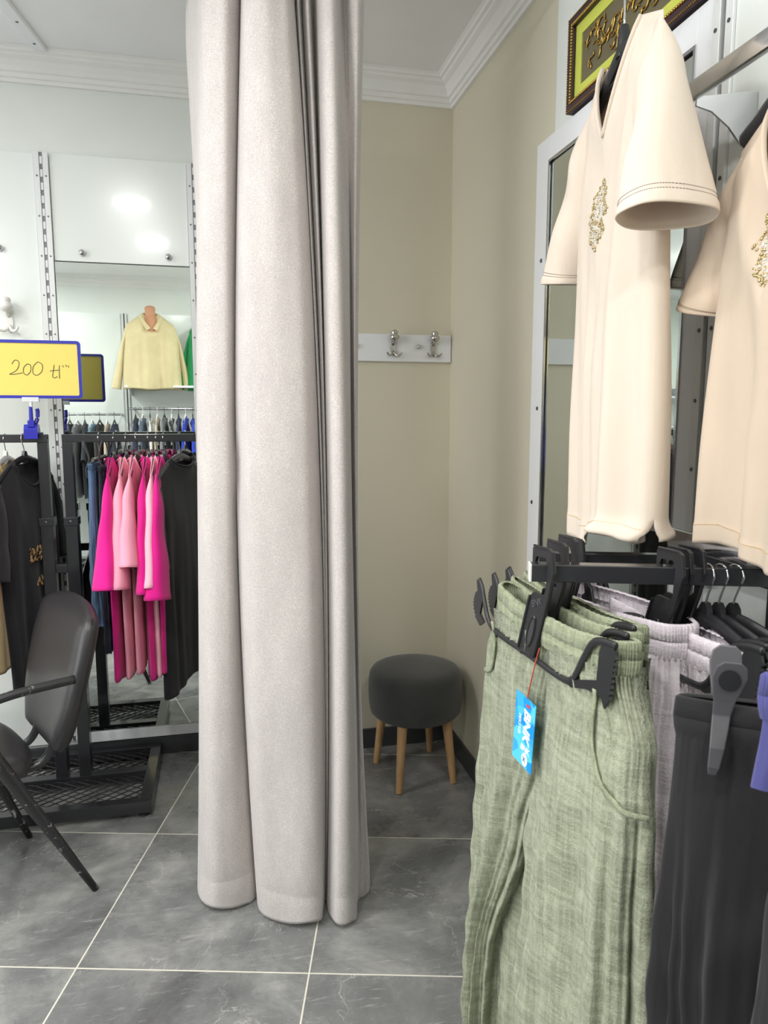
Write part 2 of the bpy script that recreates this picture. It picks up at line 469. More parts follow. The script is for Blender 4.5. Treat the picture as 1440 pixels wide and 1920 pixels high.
# ------------------------------------------------------------------ ceiling lamps (round LED panels)
LAMPS = [(-.47, 1.28), (-.43, .30), (-1.75, 1.9), (-1.75, .75), (-1.75, -.4), (.45, -.35), (-2.7, 1.3), (-2.7, .1)]  # first two show as reflections in the wall panel; the rest added as fill
ml, nt, b = newmat('lamp_glow')
b.inputs['Base Color'].default_value = (1, 1, 1, 1)
b.inputs['Emission Color'].default_value = (.95, .98, 1, 1); b.inputs['Emission Strength'].default_value = 9
M['lamp_glow'] = ml
LW = 13.5
for k, (x, y) in enumerate(LAMPS):
    lab = 'round white ceiling lamp, ' + ['nearest the back wall above the clothes rail', 'second of the row above the aisle, nearer the camera', 'added for fill, nearest the back wall in the left row', 'added for fill, middle of the left row',
           'added for fill, rearmost of the left row', 'added for fill, behind the camera, nearest the right wall', 'added for fill, far left by the added window, nearer the back wall', 'added for fill, far left by the added window, nearer the front wall'][k]
    t = thing('ceiling_lamp', lab, 'lamp', (x, y, CEIL-.022), 0, 'round ceiling lamps')
    MB().lathe([(.001, .0215), (.115, .0215), (.115, .004), (.108, 0), (.1, .001), (.1, .006), (.001, .006)], n=40).build('rim', 'white_lacquer', t, smooth=True, angle=30)
    MB().lathe([(.001, .0058), (.0995, .0058), (.0995, .003), (.001, .002)], n=40).build('diffuser', 'lamp_glow', t, smooth=True, angle=30)
    l = bpy.data.lights.new('lamp_light', 'AREA'); l.shape = 'DISK'; l.size = .2; l.energy = LW*(.55 if k == 0 else 1.0); l.color = (1, .985, .96)
    lo = bpy.data.objects.new('lamp_light', l); C.objects.link(lo); lo.parent = t; lo.location = (0, 0, -.004)

# ------------------------------------------------------------------ wall panels, standards, mirrors on the back wall
def panel_back(name, label, x0, x1, z0, z1, knobs=(), yf=2.984):
    t = thing(name, label, 'wall panel', ((x0+x1)/2, YB-.001, z0))
    mb = MB().box((x0, yf, z0), (x1, YB-.001, z1)); mb.build('board', 'gloss_white', t, bevel=.0015, world=True)
    for kx, kz in knobs:
        MB().lathe([(.004, yf), (.004, yf-.006), (.0105, yf-.007), (.0115, yf-.012), (.008, yf-.018), (.001, yf-.02)], (kx, 0, kz), 'y', 16).build('knob', 'chrome', t, smooth=True, world=True)
    return t

def standard_y(name, label, x, z0, z1, y=2.984, wid=.05):
    """pair of flat metal strips with a slotted channel between, on the back wall"""
    t = thing(name, label, 'slotted rail', (x, y, z0), 0, 'slotted wall uprights')
    for s in (-1, 1):
        a, bb = x+s*.006, x+s*wid/2
        MB().box((min(a, bb), y-.009, z0), (max(a, bb), y, z1)).build('strip', 'strip_white', t, bevel=.001, world=True)
    ch = MB(); ch.box((x-.006, y-.004, z0), (x+.006, y, z1)); z = z0+.02
    while z < z1-.03:
        ch.box((x-.004, y-.0075, z), (x+.004, y-.0038, z+.026), 1); z += .046
    ch.build('channel', ['slot_grey', 'strip_white'], t, world=True)
    z = z1-.085
    while z > z0+.05:
        for s in (-1, 1):
            MB().lathe([(.0032, y-.009), (.003, y-.0105), (.001, y-.011)], (x+s*.0155, 0, z), 'y', 8).build('screw', 'screw', t, world=True)
        z -= .142
    return t

panel_back('wall_panel', 'glossy white wall panel at the left edge, carrying the white coat hook', -1.62, -.637, .09, 2.365, [(-.767, 2.023), (-1.3, 2.023)])
panel_back('wall_panel', 'glossy white wall panel with two chrome knobs above the clothes rack mirror', -.583, -.095, 1.988, 2.37, [(-.484, 2.02), (-.172, 2.019)])
standard_y('slotted_upright', 'white slotted upright left of the mirror behind the clothes rack', -.61, .10, 2.37)
standard_y('slotted_upright', 'white slotted upright beside the curtain, right of the clothes rack mirror', -.069, .10, 2.37)
panel_back('wall_panel', 'glossy white wall panel hidden behind the beige curtain', -.043, .285, .09, 2.37)

t = thing('wall_mirror', 'tall mirror on the back wall behind the rack of pink tees', 'mirror', (-.34, YB-.001, .085))
MB().box((-.583, 2.9835, .128), (-.095, 2.9995, 1.984)).build('glass', 'mirror', t, world=True)
MB().box((-.60, 2.976, .085), (-.08, 2.9995, .127)).build('frame', 'white_lacquer', t, world=True, bevel=.002).__setitem__('label', 'white bottom ledge')

def coat_hook(name, label, cx, y, z, mat, s=1.0, group=None, parent=None):
    """double robe hook: ribbed ball on a neck, back plate, two side arms"""
    t = thing(name, label, 'hook', (cx, y, z), 0, group) if parent is None else None
    if parent is None:
        p = t; o = Vector((0, 0, 0))
    else:
        p = bpy.data.objects.new(name, None)   # unused branch
    mb = MB()
    plate = [(.011*cos(a)*s, (.005+.032*sin(a))*s) for a in [2*PI*k/20 for k in range(20)]]
    mb.extr(plate, lambda u, v, tt: (u, tt, v-.018*s), 0, -.005*s)
    mb.build('plate', mat, p, smooth=True, angle=40)
    kb = MB().tube([(0, -.004*s, .004*s), (0, -.018*s, .010*s), (0, -.026*s, .018*s)], .006*s, 10)
    kb.lathe([(.001, -.002), (.010, .0), (.0165, .006), (.0195, .013), (.018, .021), (.012, .024), (.0125, .028), (.0145, .033), (.012, .039), (.006, .042), (.001, .043)] if s == 1 else
             [(r*s, h*s) for r, h in [(.001, -.002), (.010, .0), (.0165, .006), (.0195, .013), (.018, .021), (.012, .024), (.0125, .028), (.0145, .033), (.012, .039), (.006, .042), (.001, .043)]],
             (0, -.028*s, .014*s), 'z', 18)
    kb.build('knob', mat, p, smooth=True)
    for sx in (-1, 1):
        path = spline([(0, -.006*s, -.026*s), (sx*.010*s, -.016*s, -.040*s), (sx*.022*s, -.024*s, -.040*s), (sx*.030*s, -.028*s, -.030*s)], 6)
        MB().tube(path, [.0055*s-.0025*s*k/(len(path)-1) for k in range(len(path))], 8).build('arm', mat, p, smooth=True)
    MB().lathe([(.004*s, -.004*s), (.004*s, -.007*s), (.001*s, -.008*s)], (0, 0, -.03*s), 'y', 8).build('screw', 'screw', p)
    return t

coat_hook('coat_hook', 'white double coat hook on the glossy panel above the yellow price sign', -.752, 2.9835, 1.775, 'white_plastic', 1.25)

# hook board in the fitting corner
t = thing('hook_board', 'white wall board in the fitting corner carrying two chrome hooks', 'hook board', (.70, YF-.001, 1.628))
MB().box((.33, YF-.016, 1.628), (.932, YF-.0002, 1.735)).build('board', 'white_lacquer', t, world=True, bevel=.0015)
for kx in (.794, .535):
    MB().lathe([(.004, YF-.016), (.004, YF-.019), (.0085, YF-.020), (.009, YF-.024), (.006, YF-.028), (.001, YF-.029)], (kx, 0, 1.687), 'y', 16).build('screw_cap', 'chrome', t, smooth=True, world=True)
coat_hook('coat_hook', 'chrome double hook, left one on the board in the fitting corner', .688, YF-.0162, 1.692, 'nickel', 1.0, 'chrome hooks on the board')
coat_hook('coat_hook', 'chrome double hook, right one on the board nearest the wall corner', .855, YF-.0162, 1.692, 'nickel', 1.0, 'chrome hooks on the board')

# ------------------------------------------------------------------ right wall: mirror, uprights, panels
XP = .92
t = thing('wall_mirror', 'tall white-framed mirror on the right wall behind the near cream tunic', 'mirror', (XR-.001, 1.64, .05))
def xb(lo, hi): return MB().box(lo, hi)
MB().box((XP, 1.30, .12), (XR-.001, 1.945, 2.115)).build('glass', 'mirror', t, world=True)
fr = MB()
fr.box((XP-.004, 1.94, .05), (XR-.001, 2.022, 2.177)); fr.box((XP-.004, 1.262, .05), (XR-.001, 1.307, 2.177))
fr.box((XP-.004, 1.307, 2.112), (XR-.001, 1.94, 2.177)); fr.box((XP-.004, 1.307, .05), (XR-.001, 1.94, .125))
fr.build('frame', 'white_lacquer', t, world=True, bevel=.001)
bd = MB()
for lo, hi in (((XP-.007, 1.934, .125), (XP-.003, 1.941, 2.113)), ((XP-.007, 1.306, .125), (XP-.003, 1.313, 2.113)), ((XP-.007, 1.313, 2.106), (XP-.003, 1.934, 2.113))):
    bd.box(lo, hi)
bd.build('edge_trim', 'chrome', t, world=True).__setitem__('label', 'thin chrome edge strip')
for z in (.45, 1.15, 1.43, 1.85):
    MB().lathe([(.006, XP-.004), (.0055, XP-.006), (.001, XP-.0065)], (0, 1.975+.02*(z == 1.15), z), 'x', 12).build('screw', 'screw', t, world=True)

def standard_x(name, label, y, z0, z1, wid=.056):
    t = thing(name, label, 'slotted rail', (XR-.001, y, z0), 0, 'slotted wall uprights')
    for s in (-1, 1):
        a, bb = y+s*.007, y+s*wid/2
        MB().box((XP-.006, min(a, bb), z0), (XR-.001, max(a, bb), z1)).build('strip', 'strip_white', t, bevel=.001, world=True)
    MB().box((XP+.004, y-.007, z0), (XR-.001, y+.007, z1)).build('channel', 'slot_dark', t, world=True)
    z = z1-.085
    while z > z0+.05:
        for s in (-1, 1):
            MB().lathe([(.0042, XP-.006), (.004, XP-.0075), (.001, XP-.008)], (0, y+s*.018, z), 'x', 8).build('screw', 'screw', t, world=True)
        z -= .135
    return t
standard_x('slotted_upright', 'white slotted upright on the right wall between mirror and chrome bars', 1.232, .05, 2.60)
standard_x('slotted_upright', 'white slotted upright on the right wall, far end of the chrome bars', .32, .05, 2.60)
def panel_x(name, label, y0, y1, z0, z1):
    t = thing(name, label, 'wall panel', (XR-.001, (y0+y1)/2, z0))
    MB().box((XP, y0, z0), (XR-.001, y1, z1)).build('board', 'gloss_white', t, bevel=.001, world=True)
    return t
panel_x('wall_panel', 'glossy white panel on the right wall behind the far sand tunic', .35, 1.203, .08, 2.60)

def face_bar(label, z0, z1, x, ya, yb, flat=False):
    """chrome garment bar parallel to the right wall on two curved brackets"""
    t = thing('garment_bar', label, 'garment bar', (XP, 1.232, (z0+z1)/2), 0, 'chrome garment bars')
    h = (z1-z0)/2; zc = (z0+z1)/2
    out = []
    n = 8; w = .008
    for k in range(2*n):
        a = 2*PI*k/(2*n); out.append((w*max(-1, min(1, 1.25*cos(a))), h*max(-1, min(1, 1.25*sin(a)))))
    MB().extr(out, lambda u, v, tt: (x+u, tt, zc+v), ya, yb).build('bar', 'chrome', t, world=True, smooth=True, angle=35)
    for yy in (1.185 if yb > 1.19 else yb-.03, .36):
        br = MB()
        pr = [(x, zc-h+.002), (x, zc-h-.012), (x+.03, zc-h-.018), (x+.065, zc-h-.04), (XP-.012, zc-h-.085), (XP-.002, zc-h-.085), (XP-.002, zc+h*.4), (XP-.03, zc+h*.2), (x+.01, zc-h+.004)]
        br.extr(pr, lambda u, v, tt: (u, tt, v), yy-.002, yy+.002)
        br.build('bracket', 'chrome', t, world=True)
    return t
face_bar('upper chrome bar on the right wall, holding the sand tunic', 1.935, 1.966, .80, .30, 1.165)
# lower rounded bar
face_bar('lower chrome bar on the right wall, just above the rack of trousers', 1.158, 1.192, .845, .99, 1.205)

# ------------------------------------------------------------------ framed calligraphy above the mirror
t = thing('framed_picture', 'wine and gold framed calligraphy picture hanging high on the right wall', 'picture', (XR-.001, 1.52, 2.184))
y0, y1, z0, z1 = 1.215, 1.826, 2.184, 2.412
def ring_frame(d0, d1, xa, xb_, mb):
    for lo, hi in (((xa, y0+d0, z0+d0), (xb_, y1-d0, z0+d1)), ((xa, y0+d0, z1-d1), (xb_, y1-d0, z1-d0)),
                   ((xa, y0+d0, z0+d1), (xb_, y0+d1, z1-d1)), ((xa, y1-d1, z0+d1), (xb_, y1-d0, z1-d1))): mb.box(lo, hi)
    return mb
fr = ring_frame(0, .024, .905, XR-.001, MB()); fr.build('frame', 'frame_wine', t, world=True, bevel=.003)
def beads(d, r, x, step):
    mb = MB()
    def bead(y, z):
        mb.lathe([(.0005, -r), (r*.8, -r*.55), (r, 0), (r*.8, r*.55), (.0005, r)], (x, y, z), 'z', 6)
    yy = y0+d
    while yy < y1-d: bead(yy, z0+d); bead(yy, z1-d); yy += step
    zz = z0+d
    while zz < z1-d: bead(y0+d, zz); bead(y1-d, zz); zz += step
    return mb
beads(.021, .0035, .9035, .0072).build('beading', 'gold', t, world=True, smooth=True)
beads(.003, .0026, .9045, .006).build('beading', 'gold_dark', t, world=True, smooth=True)
ring_frame(.024, .054, .915, XR-.001, MB()).build('mount', 'mat_lime', t, world=True)
MB().box((.918, y0+.05, z0+.05), (XR-.001, y1-.05, z1-.05)).build('backing', 'panel_olive', t, world=True)
rnd = random.Random(5)
cal = MB()
for k in range(70):                     # raised gold pen strokes
    cy = y1-.085-(y1-y0-.17)*(k/69); cz = z0+.114+rnd.uniform(-.03, .03)
    n = rnd.choice((3, 4, 5)); ang = rnd.uniform(0, 2*PI); pts = [(.915, cy, cz)]
    for q in range(n):
        ang += rnd.uniform(.3, 1.3)*rnd.choice((1, 1, -1)); l = rnd.uniform(.006, .017)
        cy2 = min(y1-.06, max(y0+.06, pts[-1][1]+l*cos(ang))); cz2 = min(z1-.062, max(z0+.062, pts[-1][2]+l*sin(ang)))
        pts.append((.915, cy2, cz2))
    path = spline(pts, 5); m_ = len(path)
    cal.tube(path, [(.0009+.0016*sin(PI*(i+.5)/m_)) for i in range(m_)], 6, up=(1, 0, 0))
cal.build('calligraphy', 'gold', t, world=True, smooth=True)

# ------------------------------------------------------------------ curtain
B = [(395,2.12),(377,2.03),(371,1.945),(392,1.885),(432,1.88),(466,1.915),(482,1.96),(484,1.90),(500,1.845),(550,1.81),(596,1.81),(607,1.86),(609,1.95),
     (610,1.93),(611,1.95),(612,1.92),(613,1.95),(616,1.87),(630,1.81),(653,1.812),(666,1.84),(668,1.895),(675,1.925),(685,1.945),(694,1.965),(691,2.06)]
T = [(350,2.12),(362,2.03),(372,1.94),(386,1.87),(420,1.86),(444,1.90),(453,1.955),(450,1.885),(464,1.845),(500,1.825),(534,1.845),(548,1.905),(554,1.955),
     (560,1.895),(570,1.945),(578,1.885),(590,1.95),(597,1.885),(613,1.85),(630,1.865),(640,1.915),(647,1.935),(654,1.885),(670,1.875),(681,1.92),(677,2.03)]
Md = [(384,2.12),(376,2.03),(372,1.94),(388,1.88),(424,1.87),(440,1.91),(447,1.955),(446,1.885),(465,1.84),(518,1.815),(566,1.825),(588,1.88),(592,1.955),
      (596,1.91),(600,1.95),(604,1.90),(610,1.95),(614,1.88),(624,1.825),(645,1.83),(657,1.87),(657,1.92),(660,1.965),(666,1.93),(669,1.965),(668,2.05)]
ZT = 2.545
def curtain_rows():
    zs = [.012, .02, .05, .088, .094, .100, .106]
    z = .16
    while z < ZT: zs.append(z); z += .045
    zs.append(ZT)
    rows = []
    for z in zs:
        s = z/2.42
        row = []
        for (bx, bd_), (mx, md), (tx, td) in zip(B, Md, T):
            # quadratic through bottom, middle (z 1.45) and top
            q = .6
            def L(u0, u1, u2):
                if s > 1: return u2
                return (u0*(s-q)*(s-1)/(q) + u1*s*(s-1)/(q*(q-1)) + u2*s*(s-q)/(1-q))
            px, fd = L(bx, mx, tx), L(bd_, md, td)
            row.append(at_depth(px, fd, z))
        sp = spline(row, 9); n = len(sp)
        out = []
        for i, p in enumerate(sp):
            w = i/n
            dx = .004*sin(9*w+2.3*z)+.0022*sin(31*w-3.1*z+1)+.0016*sin(83*w+1.2*z)
            dy = .005*sin(14*w+1.7*z+2)+.0032*sin(47*w+1.1*z)+.0026*sin(74*w-.8*z+1)+.0012*sin(131*w+.7*z)
            # soft dents in the cloth
            for (cw, cz, sw_, sz, am) in ((.285, 1.27, .018, .07, .030), (.31, 1.23, .02, .05, -.012), (.33, 1.95, .02, .10, .010), (.37, .95, .03, .2, .010), (.20, .55, .03, .18, .010), (.36, .42, .03, .16, .012), (.40, 1.9, .02, .14, .006)):
                g = math.exp(-((w-cw)/sw_)**2-((z-cz)/sz)**2); dy += am*g
            if abs(z-.097) < .005: dy += .0012
            zz = z + (.007*sin(20*w)+.004*sin(53*w)+.003*sin(97*w+2) if z < .03 else 0)
            out.append((p.x+dx*.6, p.y+dy, max(zz, .004)))
        rows.append(out)
    return rows
rows = curtain_rows()
cm = MB(); cm.rings(rows, closed=False, cap=False)
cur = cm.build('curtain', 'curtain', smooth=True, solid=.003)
tag(cur, 'floor length pale greige curtain drawn to the side of the fitting corner', 'curtain')
t = thing('curtain_rail', 'white curtain rail above the fitting corner, holding the greige curtain', 'curtain rail', (.4, 1.94, ZT+.012))
MB().tube([(-.16, 1.95, ZT+.012), (XR-.001, 1.95, ZT+.012)], .011, 12).build('rod', 'white_lacquer', t, world=True, smooth=True, angle=40)
for x in (-.12, .42):
    MB().box((x-.008, 1.942, ZT+.015), (x+.008, 1.958, CEIL-.0005)).build('hanger_post', 'white_lacquer', t, world=True)
MB().lathe([(.02, XR-.0012), (.02, XR-.008), (.012, XR-.01)], (0, 1.95, ZT+.012), 'x', 20).build('end_flange', 'white_lacquer', t, world=True)

# ------------------------------------------------------------------ stool
t = thing('stool', 'round dark grey upholstered stool on wooden legs in the fitting corner', 'stool', (.722, 2.603, 0))
prof = [(.001, .252), (.150, .252), (.166, .256), (.177, .268), (.182, .30), (.184, .345), (.183, .39), (.179, .415), (.168, .432), (.14, .441), (.09, .446), (.001, .448)]
MB().lathe(prof, n=56).build('cushion', 'suede', t, smooth=True)
for dx, dy in ((-.102, -.148), (.123, -.118), (-.134, .11), (.111, .161)):
    q = .80
    MB().tube([(dx, dy, .002), (lerp(dx, dx*q, .5), lerp(dy, dy*q, .5), .13), (dx*q, dy*q, .256)], [.0125, .016, .0195], 16).build('leg', 'wood', t, smooth=True, angle=50)

# ------------------------------------------------------------------ chair (black leather conference chair)
Fv = Vector((-.885, -.465, 0)).normalized(); Wv = Vector((-Fv.y, Fv.x, 0))*-1     # Wv points to the far side
rear = Vector((-.565, 2.315, 0))
t = thing('office_chair', 'black leather armchair with scuffed metal frame in front of the rack', 'chair', tuple(rear+Fv*.24))
def cl(f, w, z): return rear+Fv*f+Wv*w+Vector((0, 0, z))
def cushion(fn, nu=28, nv=28):
    mb = MB()
    mb.grid(lambda u, v: fn(u*2-1, v*2-1, 1), nu, nv); mb.grid(lambda u, v: fn(u*2-1, v*2-1, -1), nu, nv)
    return mb
def sq2disc(u, v, k=.78):
    # square grid -> rounded square
    a = u*math.sqrt(max(0, 1-v*v/2)); b_ = v*math.sqrt(max(0, 1-u*u/2))
    return lerp(a, u, 1-k), lerp(b_, v, 1-k)
def back_pt(u, v, s):
    a, h = sq2disc(u, v, .5)
    e = max(0, 1-max(abs(u), abs(v))**6)**.5
    w = .262-.05*(.5-.5*h)*1.0 - .03*ss(-.2, -1, h)
    zc = .615+.232*h
    recl = -.02-.11*(h*.5+.5)*1.0                    # leans back going up
    curve = .035*a*a                                  # wraps forward at the sides
    return cl(recl+curve+s*(.030*e+.006*(1-abs(u)**8)*(1-abs(v)**8)), a*w, zc)
cushion(back_pt).build('backrest', 'black_leather', t, smooth=True, weld=True, world=True)
def seat_pt(u, v, s):
    a, h = sq2disc(u, v, .6)
    e = max(0, 1-max(abs(u), abs(v))**6)**.5
    return cl(.275+.225*h, a*.235, .405+.012*(1-h*h)+s*.038*e)
cushion(seat_pt).build('seat', 'black_leather', t, smooth=True, weld=True, world=True)
for w in (-.085, .085):
    p = spline([cl(.20, w, .362), cl(.10, w, .360), cl(.035, w, .368), cl(.0, w, .405), cl(-.022, w, .48), cl(-.045, w, .54)], 6)
    MB().tube(p, .013, 12).build('support_tube', 'black_steel', t, smooth=True, world=True)
for w in (-.265, .265):
    foot = cl(-.055, w*.94, .002) if w < 0 else cl(.02, .17, .002); top = cl(.25, w, .62)
    pts = [foot.lerp(top, k/5) for k in range(6)]
    MB().tube(pts, [.0085, .011, .0135, .016, .018, .018], 10, r2=[.010, .013, .016, .019, .021, .021]).build('leg', 'worn_black', t, smooth=True, world=True)
    ft = cl(.52, w*.96, .002)
    MB().tube([ft.lerp(cl(.40, w, .43), k/4) for k in range(5)], [.0085, .011, .0135, .016, .018], 10).build('leg', 'worn_black', t, smooth=True, world=True)
    arm = spline([cl(.062 if w > 0 else -.025, w, .668), cl(.12, w, .665), cl(.22, w, .652), cl(.30, w, .635), cl(.36, w, .60), cl(.395, w, .53), cl(.40, w, .43)], 6)
    MB().tube(arm, .0125, 12).build('armrest', 'worn_black', t, smooth=True, world=True)
    MB().tube([cl(.30, w, .40), cl(.30, w*.7, .38)], .012, 8).build('seat_bracket', 'black_steel', t, world=True)

# ------------------------------------------------------------------ garments
def tee_hanger(name, label, loc, rz, hw=.20, mat='black_plastic', drop=.075, group=None, tip=0):
    """local: x = width, origin where the hook rests on the bar"""
    t = thing(name, label, 'hanger', loc, rz, group)
    r = .016
    hk = [(r*cos(a)+.0, 0, -r+.0025+r*sin(a)) for a in [R(200-k*24) for k in range(10)]]
    hk = [(x, y, z) for x, y, z in hk] + [(.004, 0, -.045), (0, 0, -.06), (0, 0, -.082)]
    MB().tube(spline(hk, 3), .0018, 8, up=(0, 1, 0)).build('hook', 'chrome', t, smooth=True)
    arms = [(s*hw*k, 0, -.083-.028*k*.6-drop*k*k*.75) for s, k in ((-1, 1), (-1, .8), (-1, .6), (-1, .4), (-1, .2), (-1, .08), (1, 0), (1, .08), (1, .2), (1, .4), (1, .6), (1, .8), (1, 1))]
    n = len(arms)
    bd_ = MB().tube(spline(arms, 3), .006, 10, r2=.012)
    bd_.extr([(-.013, -.085), (-.016, -.10), (.016, -.10), (.013, -.085), (.010, -.066), (.004, -.058), (-.004, -.058), (-.010, -.066)], lambda u, v, q: (u, q, v), -.005, .005)
    bd_.build('body', mat, t, smooth=True, angle=50)
    return t

def body_mesh(L, sw, wch, whem, th, thh, slope, nw, nf, nb, seed, amp, nu=44, nv=54, ztop=0, hemrow=True, wave=1.0, asym=0):
    mb = MB(); rn = random.Random(seed); ph = [rn.uniform(0, 6.28) for _ in range(8)]
    for side in (1, -1):
        def fn(uu, v, side=side):
            u = uu*2-1
            u = math.copysign(1-(1-abs(u))**1.25, u)      # denser towards the sides
            w = pw(v, [(0, sw), (.10, lerp(sw, wch, .55)), (.26, wch), (1, whem)])
            a = u*w; a0 = abs(u*sw)
            if a0 < nw:
                q = math.sqrt(max(0, 1-(a0/nw)**2)); zt = -(nf if side > 0 else nb)*q; nb_ = q
            else:
                zt = -slope*((a0-nw)/(sw-nw)); nb_ = 0
            z = ztop+lerp(zt, -L, v)
            tk = pw(v, [(0, .004+.024*nb_), (.10, th*.6), (.28, th), (1, thh)])
            b_ = side*tk*max(0, 1-abs(u)**2.6)**.5
            f = ss(.05, .7, v)
            k = amp*f*(sin(7*u+ph[0]+1.2*v)+.6*sin(13*u+ph[1]-1.5*v)+.35*sin(23*u+ph[2]))*wave
            k2 = amp*.5*ss(.02, .3, v)*sin(5*u+9*v+ph[3])*(1-abs(u))
            z += (.006*sin(5*u+ph[4])+asym*u)*ss(.7, 1, v)
            return (a, b_+k+k2, z)
        mb.grid(fn, nu, nv)
    return mb

def sleeve_mesh(sx, a0, z0, a1, z1, h0, h1, t0, t1, seed, amp=.004, n=28, m=22, boff=0, cuff=.0, sh=None, pit=None):
    """sx side; runs from the shoulder point sh down to a cuff centred (a1, z1); outer edge over the shoulder, inner edge via the armpit"""
    rn = random.Random(seed); ph = [rn.uniform(0, 6.28) for _ in range(6)]
    mb = MB(); rs = []
    sh = sh or (a0-.03, z0+.055); pit = pit or (a0-.05, z0-.11)
    d = Vector((a1-a0, z1-z0)).normalized(); nn = Vector((-d.y, d.x))
    co_, ci_ = Vector((a1, z1))+nn*h1, Vector((a1, z1))-nn*h1
    S0, P0 = Vector(sh), Vector(pit)
    out_ = spline([S0.to_3d(), (S0.lerp(co_, .28)+nn*.018).to_3d(), (S0.lerp(co_, .62)+nn*.010).to_3d(), co_.to_3d()], 12)
    in_ = spline([(S0+Vector((-.03, -.02))).to_3d(), P0.to_3d(), P0.lerp(ci_, .5).to_3d(), ci_.to_3d()], 12)
    K = len(out_)-1
    for j in range(m+1):
        v = j/m; q = v*K; i0 = min(K-1, int(q)); f = q-i0
        o = out_[i0].lerp(out_[i0+1], f); p = in_[i0].lerp(in_[i0+1], f)
        c0 = (o+p)/2; hv = (o-p)/2
        tt = lerp(.004, t0, ss(0, .3, v)) if v < .3 else lerp(t0, t1, ss(.3, 1, v))
        sc_ = 1+(cuff/.05 if v > .93 else 0)
        ring = []
        for i in range(n):
            th_ = 2*PI*i/n; c, s_ = cos(th_), sin(th_)
            k = (1+amp*12*v*(sin(3*th_+ph[0]+3*v)+.6*sin(5*th_+ph[1]-4*v)))*sc_
            bb = tt*(abs(s_)**.85*(1 if s_ >= 0 else -1))*k+amp*.8*sin(6*v+ph[2])*sin(9*v+ph[3])
            ring.append((sx*(c0.x+hv.x*c*k), bb+boff*v, c0.y+hv.y*c*k))
        rs.append(ring)
    mb.rings(rs, cap=False); return mb

def neck_trim(nw, depth, off, mat, t, ztop=0, w=.009, th=.0025, fb=1):
    """rib band along a neckline (a V or a scoop)"""
    pts = []
    for k in range(25):
        u = -1+2*k/24; q = math.sqrt(max(0, 1-u*u)); pts.append((u*nw, fb*(.004+.024*q)+fb*.001, ztop-depth*q))
    MB().tube(pts, th, 8, r2=w/2, up=(0, fb, 0)).build('neckband', mat, t, smooth=True)

def tee(name, label, cat, loc, rz, mat, L=.76, sw=.22, wch=.28, whem=.28, th=.035, thh=.04, slope=.05, nw=.095, nf=.085, nb=.02,
        seed=1, amp=.008, group=None, sl=(.24, -.09, .315, -.40, .10, .10, .034, .045), cuffed=True, parts=True, ztop=-.10, res=1.0, trim=None, asym=0, solid=.0016, far=None):
    t = thing(name, label, cat, loc, rz, group)
    b_ = body_mesh(L, sw, wch, whem, th, thh, slope, nw, nf, nb, seed, amp, int(44*res), int(54*res), ztop, asym=asym)
    b_.build('body', mat, t, smooth=True, weld=True, solid=solid)
    for s in (-1, 1):
        a0, z0, a1, z1, h0, h1, t0, t1 = (far or sl) if s < 0 else sl
        sleeve_mesh(s, a0, z0+ztop, a1, z1+ztop, h0, h1, t0, t1, seed*3+s, n=int(28*res), m=int(22*res), cuff=.0015 if cuffed else 0, sh=(sw-.012, ztop-slope*.9), pit=(wch-.035, ztop-.23)).build('sleeve', mat, t, smooth=True, solid=solid)
    if parts:
        neck_trim(nw, nf, 0, trim or mat, t, ztop, fb=1); neck_trim(nw, nb, 0, trim or mat, t, ztop, fb=-1)
    return t

# -- the row of oversized tees on the rack (hangers run front to back: local x -> -y)
ZB = 1.3455            # top of the rack bar
YBAR = 2.755
RZ = -PI/2
# ------------------------------------------------------------------ trousers
def leg_mesh(s, L, W, hip, knee, hem, cd, gap, th, seed, amp=.004, gather=.006, n=120, m=90, split=(0, 0), fold=None, zt=0, thh=None, lean=None, yo=0):
    """one trouser leg tube; s = side, inner edge meets the other leg down to the crotch"""
    rn = random.Random(seed); ph = [rn.uniform(0, 6.28) for _ in range(10)]
    mb = MB(); rs = []
    for j in range(m+1):
        v = j/m; z = -L*v
        d = -z
        outer = pw(d, [(0, W), (.10, lerp(W, hip, .75)), (.24, hip), (.55, knee), (L, hem)])
        inner = lerp(-.012, 0.0, ss(cd*.35, cd, d))
        if d > cd: inner = gap*ss(cd, L, d)
        if lean: inner += s*pw(d, lean)
        ca, w = (outer+inner)/2, (outer-inner)/2
        tt = pw(d, [(0, th*.7), (.15, th), (L, thh or th)])
        g = gather*math.exp(-d/.07)
        f = ss(.03, .4, d)
        ring = []
        for i in range(n):
            q = 2*PI*i/n; c, s_ = cos(q), sin(q)
            k = g*(sin(44*q+ph[0])+.7*sin(63*q+ph[1]+9*d)) + amp*f*(sin(6*q+ph[2]+2.2*d)+.8*sin(11*q+ph[3]-3*d)+.5*sin(19*q+ph[4]+2*d)+.35*sin(31*q+ph[5]))
            k += .0016*sin(70*d+3*sin(4*q+ph[6])+ph[7])*f
            aa = ca+w*math.copysign(abs(c)**.9, c)+k*c; bb = tt*math.copysign(abs(s_)**.75, s_)+k*math.copysign(1, s_)*abs(s_)**.5
            aa += split[0]*ss(cd, L, d)
            ring.append((s*aa, bb+yo*ss(.02, .3, d), z+zt))
        rs.append(ring)
    mb.rings(rs, cap=False); return mb

def surf_y(objs, a, z, tol=.012):
    best = 0
    for o in objs:
        for v in o.data.vertices:
            c = v.co
            if abs(c.x-a) < tol and abs(c.z-z) < tol: best = min(best, c.y)
    return best

